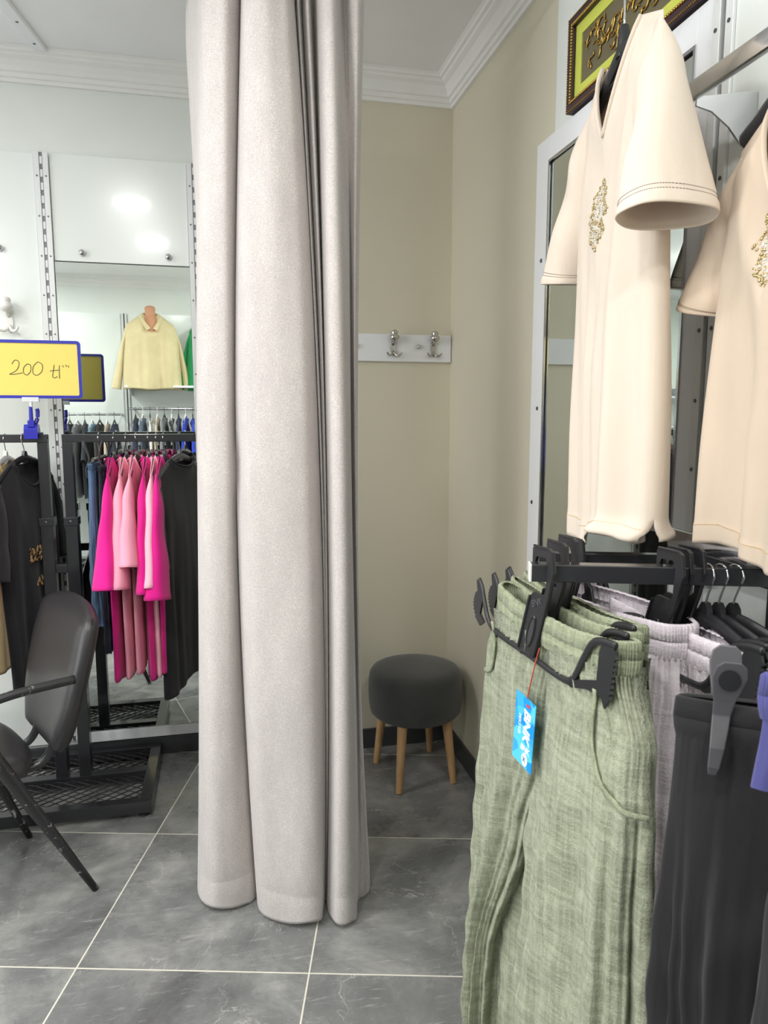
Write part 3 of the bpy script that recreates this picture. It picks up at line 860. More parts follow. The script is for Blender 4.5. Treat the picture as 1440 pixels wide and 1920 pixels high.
def waistband(W, th, h, n=260, ribs=80, amp=.0016, z0=0, sag=0, tilt=0, wob=.0015):
    mb = MB(); rs = []
    for k, (dz, o) in enumerate(((h, -.004), (h+.003, -.001), (h, .003), (h*.52, .0045), (h*.5, .0030), (h*.48, .0045), (.006, .003), (-.004, .0005))):
        ring = []
        for i in range(n):
            q = 2*PI*i/n; c, s_ = cos(q), sin(q)
            r = amp*sin(ribs*q)+wob*sin(9*q)
            ring.append(((W+o+r)*math.copysign(abs(c)**.75, c), (th+o+r)*math.copysign(abs(s_)**.75, s_), z0+dz-sag*(1-c*c)+tilt*c))
        rs.append(ring)
    mb.rings(rs, cap=False); return mb

def trousers(name, label, loc, rz, mat, wmat, L=.95, W=.19, hip=.245, knee=.25, hem=.25, cd=.30, gap=.05, th=.045, seed=1, group=None, wh=.042, gather=.006, amp=.004,
             pockets=True, legs2=True, n=120, m=90, sag=.0, ribs=80, ramp_=.0016, thh=None, lean=None, yo=0):
    t = thing(name, label, 'trousers', loc, rz, group)
    waistband(W, th*.75, wh, ribs=ribs, sag=sag, amp=ramp_, wob=.0015 if gather > .002 else .0002).build('waistband', wmat, t, smooth=True)
    for s in (-1, 1):
        leg_mesh(s, L, W, hip, knee, hem, cd, gap, th, seed*7+s, amp, gather, n, m, thh=thh, lean=lean, yo=-s*yo).build('leg', mat, t, smooth=True)
    return t

# ------------------------------------------------------------------ the rack of trousers at the right
HD = Vector((.035, -.42, 0)).normalized()       # hanger direction, towards the camera
RZH = math.atan2(HD.y, HD.x)
BD = Vector((.345, -.118, 0)).normalized()      # bar direction
BZ = 1.172                                      # top of the bar
B0 = Vector((.497, 1.033, 0))
def on_bar(x): k = (x-B0.x)/BD.x; return B0+BD*k
t = thing('clothes_rack', 'black square-tube clothes rack in the right foreground, holding gauze trousers', 'clothes rack', (.80, .75, 0))
def sq_bar(mb, p0, p1, w, h, zc, mi=0):
    d = (p1-p0).normalized(); s = Vector((d.y, -d.x, 0)); up = Vector((0, 0, 1)); o = Vector((0, 0, zc))
    mb.rings([[p+o+s*w/2+up*h/2, p+o-s*w/2+up*h/2, p+o-s*w/2-up*h/2, p+o+s*w/2-up*h/2] for p in (p0, p1)], mi); return mb
pL, pR = on_bar(.478), on_bar(.865)
sq_bar(MB(), pL, pR, .026, .028, BZ-.014).build('top_bar', 'black_steel', t, world=True, bevel=.0015)
sq_bar(MB(), pL-BD*.003, pL+BD*.001, .0265, .0285, BZ-.014).build('end_cap', 'white_plastic', t, world=True, bevel=.001).__setitem__('label', 'white plastic end cap')
pA = Vector((.862, .885, 0)); pBk = Vector((.60, .40, 0))
sq_bar(MB(), pA, pBk, .026, .028, BZ-.014).build('front_arm', 'black_steel', t, world=True, bevel=.0015)
for q in (pR-BD*.02, ):
    MB().box((q.x-.018, q.y-.018, .052), (q.x+.018, q.y+.018, BZ)).build('post', 'black_steel', t, world=True, bevel=.0015)
bs = MB(); sq_bar(bs, Vector((pR.x-.02, 1.12, 0)), Vector((pR.x-.02, .45, 0)), .04, .03, .035)
bs.build('foot', 'black_steel', t, world=True, bevel=.002)
bs = MB(); sq_bar(bs, Vector((.50, .93, 0)), Vector((pR.x-.02, .93, 0)), .04, .03, .035)
bs.build('foot', 'black_steel', t, world=True, bevel=.002)
for x, y in ((pR.x-.02, 1.10), (pR.x-.02, .47), (.52, .93)):
    MB().lathe([(.018, .001), (.02, .006), (.008, .009), (.006, .021)], (x, y, 0), n=16).build('rubber_foot', 'black_plastic', t, world=True)

def trouser_hanger(label, loc, rz, group, detail=True, mat='black_plastic'):
    """flat plastic trouser hanger; local x across (towards the camera), y thickness, origin on top of the bar"""
    t = thing('trouser_hanger', label, 'hanger', loc, rz, group)
    # hook plate outline, z relative to bar top (1.172)
    o = [(.006, -.052), (-.004, -.060), (-.010, -.075), (-.040, -.158), (-.030, -.166), (.012, -.160), (.054, -.050), (.066, -.010), (.060, .022), (.052, .026), (.006, .025), (.000, .020), (.000, -.004), (.006, -.006), (.012, .008), (.040, .010), (.046, .000), (.043, -.045), (.036, -.053)]
    o = [(a-.030, z) for a, z in o]
    pl = MB().extr(o, lambda u, v, q: (u, q, v), -.0025, .0025)
    # raised rim on the plate
    rim = [(a, -.0035, z) for a, z in [o[k] for k in (1, 2, 3, 4, 5, 6, 7, 8, 9, 10)]]
    pl.tube(rim, .0022, 6, up=(0, 1, 0))
    slot = [(-.004+.010*0, -.085)]
    ov = []
    for k in range(20):
        q = 2*PI*k/20; uu, vv = .0085*cos(q), .030*sin(q)
        ov.append((-.030+.001+uu*.95+vv*.36, -.120+vv*.93-uu*.36))
    pl.tube([(a, -.0032, z) for a, z in ov+ov[:1]], .002, 6, up=(0, 1, 0))
    pl.build('hook_plate', mat, t, smooth=False)
    MB().extr(ov, lambda u, v, q: (u, q, v), -.0031, -.0026).build('slot', 'slot_dark', t)
    bow = [(-.205, 0, -.078), (-.192, 0, -.090), (-.178, 0, -.120), (-.160, 0, -.148), (-.120, 0, -.160), (0, 0, -.164), (.085, 0, -.168), (.122, 0, -.160), (.150, 0, -.118), (.172, 0, -.088), (.200, 0, -.078), (.225, 0, -.076)]
    bow = [(a-.03, y, z) for a, y, z in bow]
    MB().tube(spline(bow, 5), .0036, 8, r2=.0058).build('bow_bar', mat, t, smooth=True)
    for s in (-1, 1):
        e = -.03
        if s > 0:
            g = [(.105, -.168), (.150, -.150), (.186, -.138), (.190, -.095), (.196, -.080), (.222, -.078), (.226, -.090)]
            for k in range(8): g += [(.229-.0012*k, -.094-.0085*k), (.2235-.0012*k, -.098-.0085*k)]
            g += [(.206, -.172), (.198, -.158), (.160, -.160), (.122, -.172)]
        else:
            g = [(-.178, -.155), (-.196, -.142), (-.186, -.112), (-.190, -.090), (-.200, -.074), (-.212, -.080), (-.208, -.100)]
            for k in range(8): g += [(-.214-.009*sin(PI*k/7), -.104-.0065*k), (-.218-.009*sin(PI*k/7), -.107-.0065*k)]
            g += [(-.206, -.160), (-.196, -.166)]
        MB().extr([(a+e, z) for a, z in g], lambda u, v, q: (u, q, v), -.002, .002).build('grip', mat, t)
    if detail:
        lettering('BNK', .017, t, 'grey_plastic', Matrix.Translation((-.012, -.0030, -.068)) @ Matrix.Rotation(R(-20), 4, 'Y') @ Matrix.Rotation(R(90), 4, 'X'), extrude=.0006)
    return t

def pxof(x, y, z):
    r = x*cos(YAW)-y*sin(YAW); f = x*sin(YAW)+y*cos(YAW)
    return 720+FPX*r/(f*cos(TH)-(z-EYE)*sin(TH))
def bar_at(px):
    lo, hi = .40, .90
    for _ in range(40):
        m_ = (lo+hi)/2; p = on_bar(m_)
        if pxof(p.x, p.y, BZ) < px: lo = m_
        else: hi = m_
    return on_bar(lo)

# rear cross bar of the same rack, with a side piece joining it to the post
rA, rB = Vector((.572, 1.212, 0)), Vector((.862, 1.113, 0))
sq_bar(MB(), rA, rB, .022, .024, 1.143).build('rear_bar', 'black_steel', t, world=True, bevel=.0015)
sq_bar(MB(), Vector((.855, 1.105, 0)), Vector((.850, .925, 0)), .022, .024, 1.143).build('side_bar', 'black_steel', t, world=True, bevel=.0015)

greens = [(on_bar(.497), 0, 'front-most black trouser hanger with toothed grips, clipped to sage trousers', 'front-most sage green gauze trousers with gathered waist and blue hang tag', 31, Vector((0, 0, 0)), 0),
          (on_bar(.532), -1, 'black trouser hanger just behind the front one, with the second sage trousers', 'second sage green gauze trousers, directly behind the front pair', 32, Vector((0, .035, 0)), .004),
          (on_bar(.560), -3, 'black trouser hanger of the third sage trousers, nearest the lilac ones', 'third sage green gauze trousers, furthest back of the sage ones', 33, Vector((0, .062, 0)), .008)]
for k, (p, tw, lh, lt, sd_, of, dz) in enumerate(greens):
    p = p+of
    trouser_hanger(lh, (p.x, p.y, BZ+dz), RZH+R(tw), 'black trouser hangers', detail=(k == 0))
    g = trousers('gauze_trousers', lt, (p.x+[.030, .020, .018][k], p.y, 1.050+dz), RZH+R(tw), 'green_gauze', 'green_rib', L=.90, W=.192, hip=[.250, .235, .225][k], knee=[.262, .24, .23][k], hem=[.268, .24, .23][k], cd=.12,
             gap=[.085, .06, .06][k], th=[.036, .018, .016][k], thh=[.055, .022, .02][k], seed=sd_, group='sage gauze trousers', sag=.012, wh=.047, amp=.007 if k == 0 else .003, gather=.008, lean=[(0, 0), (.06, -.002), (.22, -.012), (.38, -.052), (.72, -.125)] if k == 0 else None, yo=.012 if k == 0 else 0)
    if k == 0:
        green = g; gx = Vector((p.x+.030, p.y, 1.050)); gm = g.matrix_basis.copy()

# curved pocket openings of the front pair (near and far hip), lying on the cloth
legs_ = [o for o in green.children if o.name.startswith('leg')]
def pocket(pts):
    path = spline([(a, 0, z) for a, z in pts], 6)
    path = [Vector((p.x, surf_y(legs_, p.x, p.z)-.0012, p.z)) for p in path]
    sm = [path[0]]+[(path[k-1]+path[k]*2+path[k+1])/4 for k in range(1, len(path)-1)]+[path[-1]]
    mb = MB(); mb.tube(sm, .0048, 8, r2=.0022, up=(0, 1, 0))
    return mb
pocket([(.150, -.03), (.152, -.07), (.160, -.11), (.182, -.150), (.222, -.168), (.256, -.172)]).build('pocket', 'green_rib', green, smooth=True)
pocket([(-.172, -.02), (-.166, -.07), (-.176, -.110), (-.215, -.128)]).build('pocket', 'green_rib', green, smooth=True)

# hang tag between the legs of the front pair
def on_front(a, y, z): return gm @ Vector((a, y, z))
tg = thing('hang_tag', 'blue paper hang tag with white lettering on the front sage trousers', 'price tag', tuple(on_front(-.020, -.046, -.165)), RZH)
TW, TLn = .064, .122
tm = Matrix.Translation((0, -.001, 0)) @ Matrix.Rotation(R(5), 4, 'Y')
MB().box((-TW/2, -.0006, -TLn/2), (TW/2, .0006, TLn/2), mat=tm).build('card', 'tag_blue', tg)
face = tm @ Matrix.Translation((0, -.0012, 0)) @ Matrix.Rotation(R(90), 4, 'X')         # text plane faces -y
down = Matrix.Rotation(R(-90), 4, 'Z')
lettering('BNK', .029, tg, 'tag_white', face @ Matrix.Translation((.009, .014, 0)) @ down, shear=.2, bold=.0011, extrude=.0002)
lettering('TEKST\u0130L', .0105, tg, 'tag_white', face @ Matrix.Translation((-.014, .008, 0)) @ down, shear=.15, bold=.0001, extrude=.0002)
lettering('BNK', .0145, tg, 'tag_white', face @ Matrix.Translation((.008, -.028, 0)), shear=.25, bold=.0006, extrude=.0002)
MB().extr([(.0095*cos(2*PI*k/28), .0115*sin(2*PI*k/28)) for k in range(28)], lambda u, v, q: tuple(tm @ Vector((u+.010, q, v-.046))), -.0016, -.0010).build('size_disc', 'tag_white', tg)
lettering('X', .013, tg, 'tag_navy', face @ Matrix.Translation((.009, -.046, .0008)), extrude=.0002)
MB().extr([(.006*cos(2*PI*k/16), .0025*sin(2*PI*k/16)) for k in range(16)], lambda u, v, q: tuple(tm @ Vector((u+.010, q, v+.050))), -.0016, -.0010).build('emblem', 'tag_red', tg)
MB().tube(spline([(.006, 0, TLn/2-.004), (.010, .002, TLn/2+.02), (.012, .01, TLn/2+.06), (.014, .016, TLn/2+.085)], 5), .0012, 6).build('cord', 'red_cord', tg, smooth=True).__setitem__('label', 'rust red cord loop')

# lilac trousers
pl1 = Vector((.632, 1.19, 0))
trouser_hanger('black trouser hanger on the rear bar, carrying the bulkier lilac trousers', (pl1.x, pl1.y, 1.157), RZH+R(2), 'black trouser hangers', detail=False)
trousers('gauze_trousers', 'bulky lilac gauze trousers with a rib waist, right behind the sage pairs', (.660, 1.105, 1.035), RZH+R(6), 'lilac_gauze', 'lilac_rib', L=.88, W=.176, hip=.19, knee=.20, hem=.20,
         cd=.2, gap=.03, th=.068, thh=.06, seed=41, group='lilac gauze trousers', wh=.05, amp=.006, ribs=90)
p = bar_at(1256)
trouser_hanger('black trouser hanger left of the bare hangers, carrying the flatter lilac trousers', (p.x, p.y, BZ), RZH+R(-2), 'black trouser hangers', detail=False)
trousers('gauze_trousers', 'flat lilac gauze trousers, nearer the camera than the bulky lilac pair', (p.x+.030, p.y+.015, 1.028), RZH+R(-2), 'lilac_gauze', 'lilac_rib', L=.88, W=.178, hip=.20, knee=.205, hem=.205,
         cd=.2, gap=.03, th=.026, thh=.03, seed=42, group='lilac gauze trousers', wh=.045, amp=.005, ribs=90)
# black trousers and bare hangers further along the bar
for k, (px, lt, lh) in enumerate(((1288, 'black trousers on the rack next to the flat lilac pair', 'black trouser hanger next to the flat lilac trousers, carrying black trousers'),
                                  (1310, 'second black trousers on the rack, nearest the bare hangers', 'black trouser hanger carrying the black trousers nearest the bare hangers'))):
    p = bar_at(px)
    trouser_hanger(lh, (p.x, p.y+.02, BZ+.002*k), RZH+R(-4+3*k), 'black trouser hangers', detail=False)
    trousers('black_trousers', lt, (p.x+.012, p.y+.02, 1.01), RZH+R(-4+3*k), 'black_pants', 'black_pants', L=.85, W=.15, hip=.165, knee=.16, hem=.16, cd=.25, gap=.02, th=.013, seed=45+k,
             group='black trousers on the rack', wh=.04, gather=.001, amp=.003, ribs=20, ramp_=.0004, n=64, m=50)
for k, px in enumerate((1328, 1352, 1380)):
    p = bar_at(px)
    tee_hanger('bare_hanger', 'bare black plastic hanger on the front rack, ' + ['left of the three bare ones', 'middle of the three bare ones', 'right of the three bare ones'][k], (p.x, p.y, BZ+.001), RZH+R(-8+5*k), .20, 'black_plastic', drop=.07, group='bare black hangers')

# clip hangers with black trousers, nearest the camera
CD = Vector((.829, -.559, 0)); RZC = math.atan2(CD.y, CD.x)
def clip_hanger(label, loc, group, rz=RZC, hw=.16):
    t = thing('clip_hanger', label, 'hanger', loc, rz, group)
    r = .016
    hk = [(r*cos(a), 0, -r+.0025+r*sin(a)) for a in [R(200-k*24) for k in range(10)]] + [(.004, 0, -.045), (0, 0, -.080)]
    MB().tube(spline(hk, 3), .002, 8, up=(0, 1, 0)).build('hook', 'chrome', t, smooth=True)
    MB().tube([(-hw-.03, 0, -.088), (hw+.03, 0, -.088)], .0055, 10, r2=.007).build('bar', 'grey_plastic', t, smooth=True, angle=40)
    for s in (-1, 1):
        x = s*hw
        for f in (-1, 1):
            lv = MB()
            # lever: narrow jaw below the spring, widening to a rounded thumb loop that leans outwards
            prof = [(.023, -.150, .004), (.0262, -.140, .006), (.0262, -.118, .0075), (.019, -.100, .0085), (.0135, -.086, .009), (.0165, -.070, .0105), (.0205, -.055, .014), (.0245, -.040, .0165), (.0275, -.028, .0145), (.0290, -.022, .008)]
            rs = []
            for y_, z_, w_ in prof:
                lean_ = .10*(z_+.086)
                rs.append([(x+lean_-w_, f*y_, z_), (x+lean_+w_, f*y_, z_), (x+lean_+w_, f*(y_+.0032), z_), (x+lean_-w_, f*(y_+.0032), z_)])
            lv.rings(rs); lever = lv.build('clip_lever', 'grey_plastic', t, bevel=.0012)
            disc = [(.0105*cos(2*PI*k/24), .0125*sin(2*PI*k/24)) for k in range(24)]
            MB().extr(disc, lambda u, v, q: (x+u+.0045, f*(.0262+q+.27*v), v-.043), -.001, .0022).build('thumb_pad', 'black_plastic', lever)
        MB().tube([(x-.015, 0, -.086), (x+.015, 0, -.086)], .0065, 10).build('spring', 'nickel', t, smooth=True, angle=40)
    return t
clip_hanger('grey clip hanger at the right edge, holding the nearest large black trousers', (.655, .553, BZ), 'grey clip hangers')
trousers('black_trousers', 'large black trousers with flat waistband, lower right, held by the grey clip', (.657, .552, 1.055), RZC, 'black_pants', 'black_pants', L=.92, W=.205, hip=.208, knee=.198, hem=.21, cd=.26,
         gap=.03, th=.018, thh=.05, seed=51, group='black trousers on the rack', wh=.04, gather=.001, amp=.008, ribs=10, ramp_=.0005)
clip_hanger('grey clip hanger beyond the right edge, holding the folded violet knit', (.684, .452, BZ), 'grey clip hangers', RZC)
trousers('knit_trousers', 'violet blue knit trousers at the right edge between the black pairs', (.668, .455, 1.115), RZC, 'violet_knit', 'violet_knit', L=.075, W=.195, hip=.205, knee=.21, hem=.21, cd=.3, gap=.0, th=.012, seed=52, wh=.04, gather=.001, amp=.003, n=64, m=30)
clip_hanger('grey clip hanger nearest the camera, holding the black jeans', (.625, .39, BZ), 'grey clip hangers', RZC)
trousers('black_jeans', 'black jeans at the very right edge, nearest the camera', (.627, .389, 1.055), RZC, 'black_pants', 'black_pants', L=.88, W=.185, hip=.20, knee=.20, hem=.20, cd=.26, gap=.02, th=.016, thh=.03, seed=53, wh=.035, gather=.001, amp=.005, n=80, m=60)

# ------------------------------------------------------------------ cream tunics on the right wall
def beaded_motif(t, mb, W, L, zc, hw, hh, seed, ztop):
    """oval scroll motif of crystals and gold beads following the front of the garment"""
    rn = random.Random(seed); gb, cb = MB(), MB()
    def place(dst, a, dz, r):
        u = a/W; uu0 = 1-(1-min(1, abs(u)))
        a0 = abs(u)*mb.sw; zt = -.165*(.75*(1-a0/.085)+.25*math.sqrt(max(0, 1-(a0/.085)**2))) if a0 < .085 else 0
        v = min(.98, max(.02, (zt-(zc+dz))/(L+zt))); uu = (u+1)/2
        p = Vector(mb.front(uu, v)); p.z += 0
        dst.lathe([(.0004, 0), (r*.8, r*.3), (r, r*.8), (r*.6, r*1.4), (.0004, r*1.6)], (p.x, p.y-.0006, p.z), 'y', 6)
    n = 0
    for k in range(1000):
        a, dz = rn.uniform(-1, 1), rn.uniform(-1, 1)
        lim = (1-dz*dz)**.75*(.84+.16*cos(11*dz))
        if abs(a) > lim: continue
        hole = abs(a) < .20 and abs(dz) < .35
        if hole and rn.random() < .6: continue
        edge = abs(a) > lim-.25
        place(gb if (edge or rn.random() < .35) else cb, a*hw, dz*hh, rn.uniform(.0012, .0030))
    gb.build('gold_beading', 'bead_gold', t, smooth=True); cb.build('crystals', 'crystal', t)

_old = body_mesh
def body_mesh2(L, sw, wch, whem, th, thh, slope, vneck_w, vneck_d, nb, seed, amp, nu, nv, ztop, curl=0):
    mb = MB(); rn = random.Random(seed); ph = [rn.uniform(0, 6.28) for _ in range(8)]; nw = vneck_w
    def fn(side, uu, v):
        u = uu*2-1
        w = pw(v, [(0, sw), (.09, lerp(sw, wch, .6)), (.24, wch), (.6, lerp(wch, whem, .5)-.004), (1, whem)])
        a = u*w; a0 = abs(u*sw)
        if a0 < nw:
            qv = 1-(a0/nw); q = math.sqrt(max(0, 1-(a0/nw)**2))
            zt = -(vneck_d*(.75*qv+.25*q)) if side > 0 else -nb*q; nb_ = q
        else:
            zt = -slope*((a0-nw)/(sw-nw)); nb_ = 0
        z = ztop+lerp(zt, -L, v**1.0)
        tk = pw(v, [(0, .004+.030*nb_), (.10, th*.65), (.28, th), (1, thh)])
        b_ = side*tk*max(0, 1-abs(u)**2.4)**.5
        f = ss(.12, .8, v)
        k = amp*f*(sin(5*u+ph[0]+1.0*v)+.7*sin(9*u+ph[1]-1.2*v)+.4*sin(17*u+ph[2]+.6*v))
        k += amp*.55*ss(.05, .3, v)*(1-ss(.4, .8, v))*sin(4*abs(u)+10*v+ph[3])*(1-abs(u))
        k += .0015*ss(.94, .955, v)*side
        if curl:
            q_ = ss(.93, 1, v)*ss(.35, -.5, u)
            k += side*curl*q_*(1 if side > 0 else .4)*(.7+.3*sin(6*u)); z += curl*.75*q_*q_
        z += .008*sin(4*u+ph[4])*ss(.8, 1, v)
        return (a, b_+k, z)
    for side in (1, -1): mb.grid(lambda uu, v: fn(side, uu, v), nu, nv)
    mb.front = lambda uu, v: fn(1, uu, v); mb.sw = sw
    return mb

def tunic(label, loc, rz, mat, L, sw, wch, whem, zn, sl, seed, ry=0, curl=0, zm=-.305):
    t = thing('tunic', label, 'tunic', loc, rz)
    t.rotation_euler = (0, ry, rz); t.matrix_basis = Matrix.Translation(Vector(loc)) @ Euler((0, ry, rz)).to_matrix().to_4x4()
    mb = body_mesh2(L, sw, wch, whem, .046, .05, .034, .085, .165, .02, seed, .011, 70, 110, zn, curl)
    fr_ = mb.front
    slope_ = .045
    mb.build('body', mat, t, smooth=True, weld=True, solid=.002)
    # neckline facing: narrow folded edge with its stitching
    edge = []
    for k in range(41):
        uu = .5+(k/40-.5)*2*.085/sw*.5
        p = fr_(uu, 0); edge.append((p[0], p[1]+.002, p[2]))
    MB().tube(edge, .0022, 8, r2=.0045, up=(0, 1, 0)).build('neck_binding', mat, t, smooth=True)
    a0, z0, a1, z1, h0, h1, t0, t1 = sl
    for s in (-1, 1):
        o = sleeve_mesh(s, a0, z0+zn, a1, z1+zn, h0, h1, t0, t1, seed*5+s, amp=.0035, n=60, m=50, cuff=.0012, sh=(sw-.006, zn-.040), pit=(wch-.03, zn-.24), boff=.02 if s < 0 else .0)
        so = o.build('sleeve', mat, t, smooth=True, solid=.0022)
        # double stitching round the cuff
        st = MB(); rs = o.v; n_ = 60
        for row_ in (45, 46):
            ring = [Vector(rs[row_*n_+i]) for i in range(n_)]
            c_ = sum(ring, Vector())/n_
            for i in range(0, n_):
                p0, p1 = ring[i], ring[(i+1) % n_]
                for q in (.08, .58):
                    a_, b2 = p0.lerp(p1, q), p0.lerp(p1, q+.34)
                    a_ = a_+(a_-c_).normalized()*.0016; b2 = b2+(b2-c_).normalized()*.0016
                    st.tube([a_, b2], .0005, 4)
        stt = st.build('cuff_stitching', 'thread', so); 
    # hem stitching
    st = MB()
    for sd_ in (1, -1):
        for vv in (.952,):
            pts = [Vector((0, 0, 0))]
            P_ = []
            for k in range(91):
                u_ = k/90
                if sd_ == 1: P_.append(Vector(fr_(u_, vv))+Vector((0, .0022, 0)))
            for p0, p1 in zip(P_, P_[1:]): st.tube([p0, p0.lerp(p1, .6)], .0005, 4)
    st.build('hem_stitching', 'gold_thread', t)
    beaded_motif(t, mb, wch*.98, L, zm, .046, .066, seed, zn)
    MB().extr([(-.014, -.03), (.014, -.03), (.014, .006), (-.014, .006)], lambda u, v, q: (u, -.020+q, zn-.024+v), -.0006, .0006).build('neck_label', 'tag_white', t)
    return t

RZT = R(81.5)
arm = thing('display_hook', 'sloping chrome display hook on the upright above the near cream tunic', 'hook', (XP-.008, 1.232, 2.29))
MB().tube([(XP-.006, 1.232, 2.27), (.737, 1.262, 2.205), (.675, 1.270, 2.187), (.67, 1.270, 2.199)], .006, 12).build('rod', 'chrome', arm, world=True, smooth=True)
MB().box((XP-.012, 1.222, 2.24), (XP-.006, 1.242, 2.30)).build('bracket', 'chrome', arm, world=True, bevel=.001)

def stem_hanger(label, loc, rz, st, hw, mat, group, ry=0):
    t = thing('clothes_hanger', label, 'hanger', loc, rz, group); t.rotation_euler = (0, ry, rz)
    r = .016
    hk = [(r*cos(a), 0, -r+.0025+r*sin(a)) for a in [R(200-k*24) for k in range(10)]] + [(.004, 0, -.045), (0, 0, -.055), (0, 0, -st)]
    MB().tube(spline(hk, 3), .0022, 8, up=(0, 1, 0)).build('hook', 'chrome', t, smooth=True)
    b_ = MB()
    arms = [(u*hw, .004*(1-abs(u)), -st-.04-.045*abs(u)**1.3) for u in [k/10-1 for k in range(21)]]
    b_.tube(spline(arms, 3), .008, 10, r2=.014)
    b_.tube([(0, 0, -st+.006), (0, 0, -st-.01), (0, 0, -st-.05)], [.0075, .011, .014], 12)
    b_.tube([(-hw*.82, 0, -st-.073), (hw*.82, 0, -st-.073)], .004, 8)
    b_.build('body', mat, t, smooth=True, angle=50)
    return t
stem_hanger('black hanger with chrome hook inside the near cream tunic', (.739, 1.274, 2.2115), RZT, .110, .120, 'black_plastic', 'hangers on the right wall', R(3))
tunic('near cream tunic with beaded motif hanging before the right mirror', (.739, 1.274, 2.2115), RZT, 'cream_jersey', .915, .158, .166, .144, -.135,
      (.160, -.075, .222, -.378, .088, .040, .040, .078), 7, ry=R(3), curl=.032)
stem_hanger('black hanger on the upper chrome bar inside the sand tunic', (.80, .885, 1.969), R(80), .045, .165, 'black_plastic', 'hangers on the right wall')
tunic('sand coloured tunic with beaded motif at the right edge of the view', (.80, .885, 1.969), R(80), 'sand_jersey', .66, .172, .19, .185, -.115, (.150, -.07, .222, -.27, .085, .05, .034, .066), 9, zm=-.205)

# ------------------------------------------------------------------ the display rack on the left
t = thing('display_rack', 'black steel display rack with mesh-floored base along the back wall', 'clothes rack', (-.86, 2.75, 0))
bx0, bx1, by0, by1 = -1.45, -.272, 2.494, 2.972
fr = MB()
for lo, hi in (((bx0, by0, .018), (bx1, by0+.04, .062)), ((bx0, by1-.04, .018), (bx1, by1, .062)), ((bx0, by0+.04, .018), (bx0+.04, by1-.04, .062)), ((bx1-.04, by0+.04, .018), (bx1, by1-.04, .062)),
               ((bx0+.04, 2.735, .022), (bx1-.04, 2.775, .062))):
    fr.box(lo, hi)
fr.build('base_frame', 'black_steel', t, world=True, bevel=.002)
def mesh_panel(y0_, y1_):
    mb = MB(); x0_, x1_ = bx0+.04, bx1-.04; rowh = .017; nrow = int((y1_-y0_)/rowh); step = .024
    nx = int((x1_-x0_)/step)
    for r_ in range(nrow+1):
        base = y0_+(y1_-y0_)*r_/nrow
        pts = [(x0_+(x1_-x0_)*k/nx, min(y1_, max(y0_, base+(rowh*.5 if (k+r_) % 2 else -rowh*.5))), .046) for k in range(nx+1)]
        vsr = []
        for x, y, z in pts: vsr.append([(x, y-.0016, z+.002), (x, y+.0016, z-.003)])
        mb.rings(vsr, closed=False, cap=False)
    return mb
mesh_panel(by0+.04, 2.735).build('mesh_panel', 'black_steel', t, world=True, solid=.0012)
mesh_panel(2.775, by1-.04).build('mesh_panel', 'black_steel', t, world=True, solid=.0012)
def sqpost(x, y, z0_, z1_, w_): return MB().box((x-w_/2, y-w_/2, z0_), (x+w_/2, y+w_/2, z1_))
for x in (-.612, -.530):
    sqpost(x, YBAR, .062, 1.03, .042).build('post', 'black_steel', t, world=True, bevel=.002)
    sqpost(x, YBAR, 1.03, 1.3165, .034).build('upper_post', 'black_steel', t, world=True, bevel=.002)
    cmb = sqpost(x, YBAR, 1.018, 1.048, .050); cmb.build('collar', 'black_steel', t, world=True, bevel=.002)
    MB().lathe([(.005, -.0), (.005, -.004), (.001, -.005)], (x+.0, YBAR-.025, 1.033), 'y', 8).build('screw', 'screw', t, world=True)
MB().box((-.591, YBAR-.018, .845), (-.551, YBAR+.018, .877)).build('link', 'black_steel', t, world=True, bevel=.002)
MB().box((-1.40, YBAR-.017, 1.3165), (-.595, YBAR+.017, 1.345)).build('top_bar', 'black_steel', t, world=True, bevel=.002)
MB().box((-.547, YBAR-.017, 1.3165), (-.090, YBAR+.017, 1.345)).build('top_bar', 'black_steel', t, world=True, bevel=.002)
MB().box((-.0905, YBAR-.018, 1.3155), (-.086, YBAR+.018, 1.346)).build('end_cap', 'black_plastic', t, world=True)
sqpost(-1.383, YBAR, .062, 1.3165, .034).build('post', 'black_steel', t, world=True, bevel=.002)
for x, y in ((bx1-.03, by0+.03), (bx0+.03, by0+.03), (bx1-.03, by1-.03), (bx0+.03, by1-.03)):
    MB().lathe([(.02, .0005), (.021, .006), (.018, .009), (.006, .010), (.006, .02)], (x, y, 0), n=18).build('levelling_foot', 'black_plastic', t, world=True)

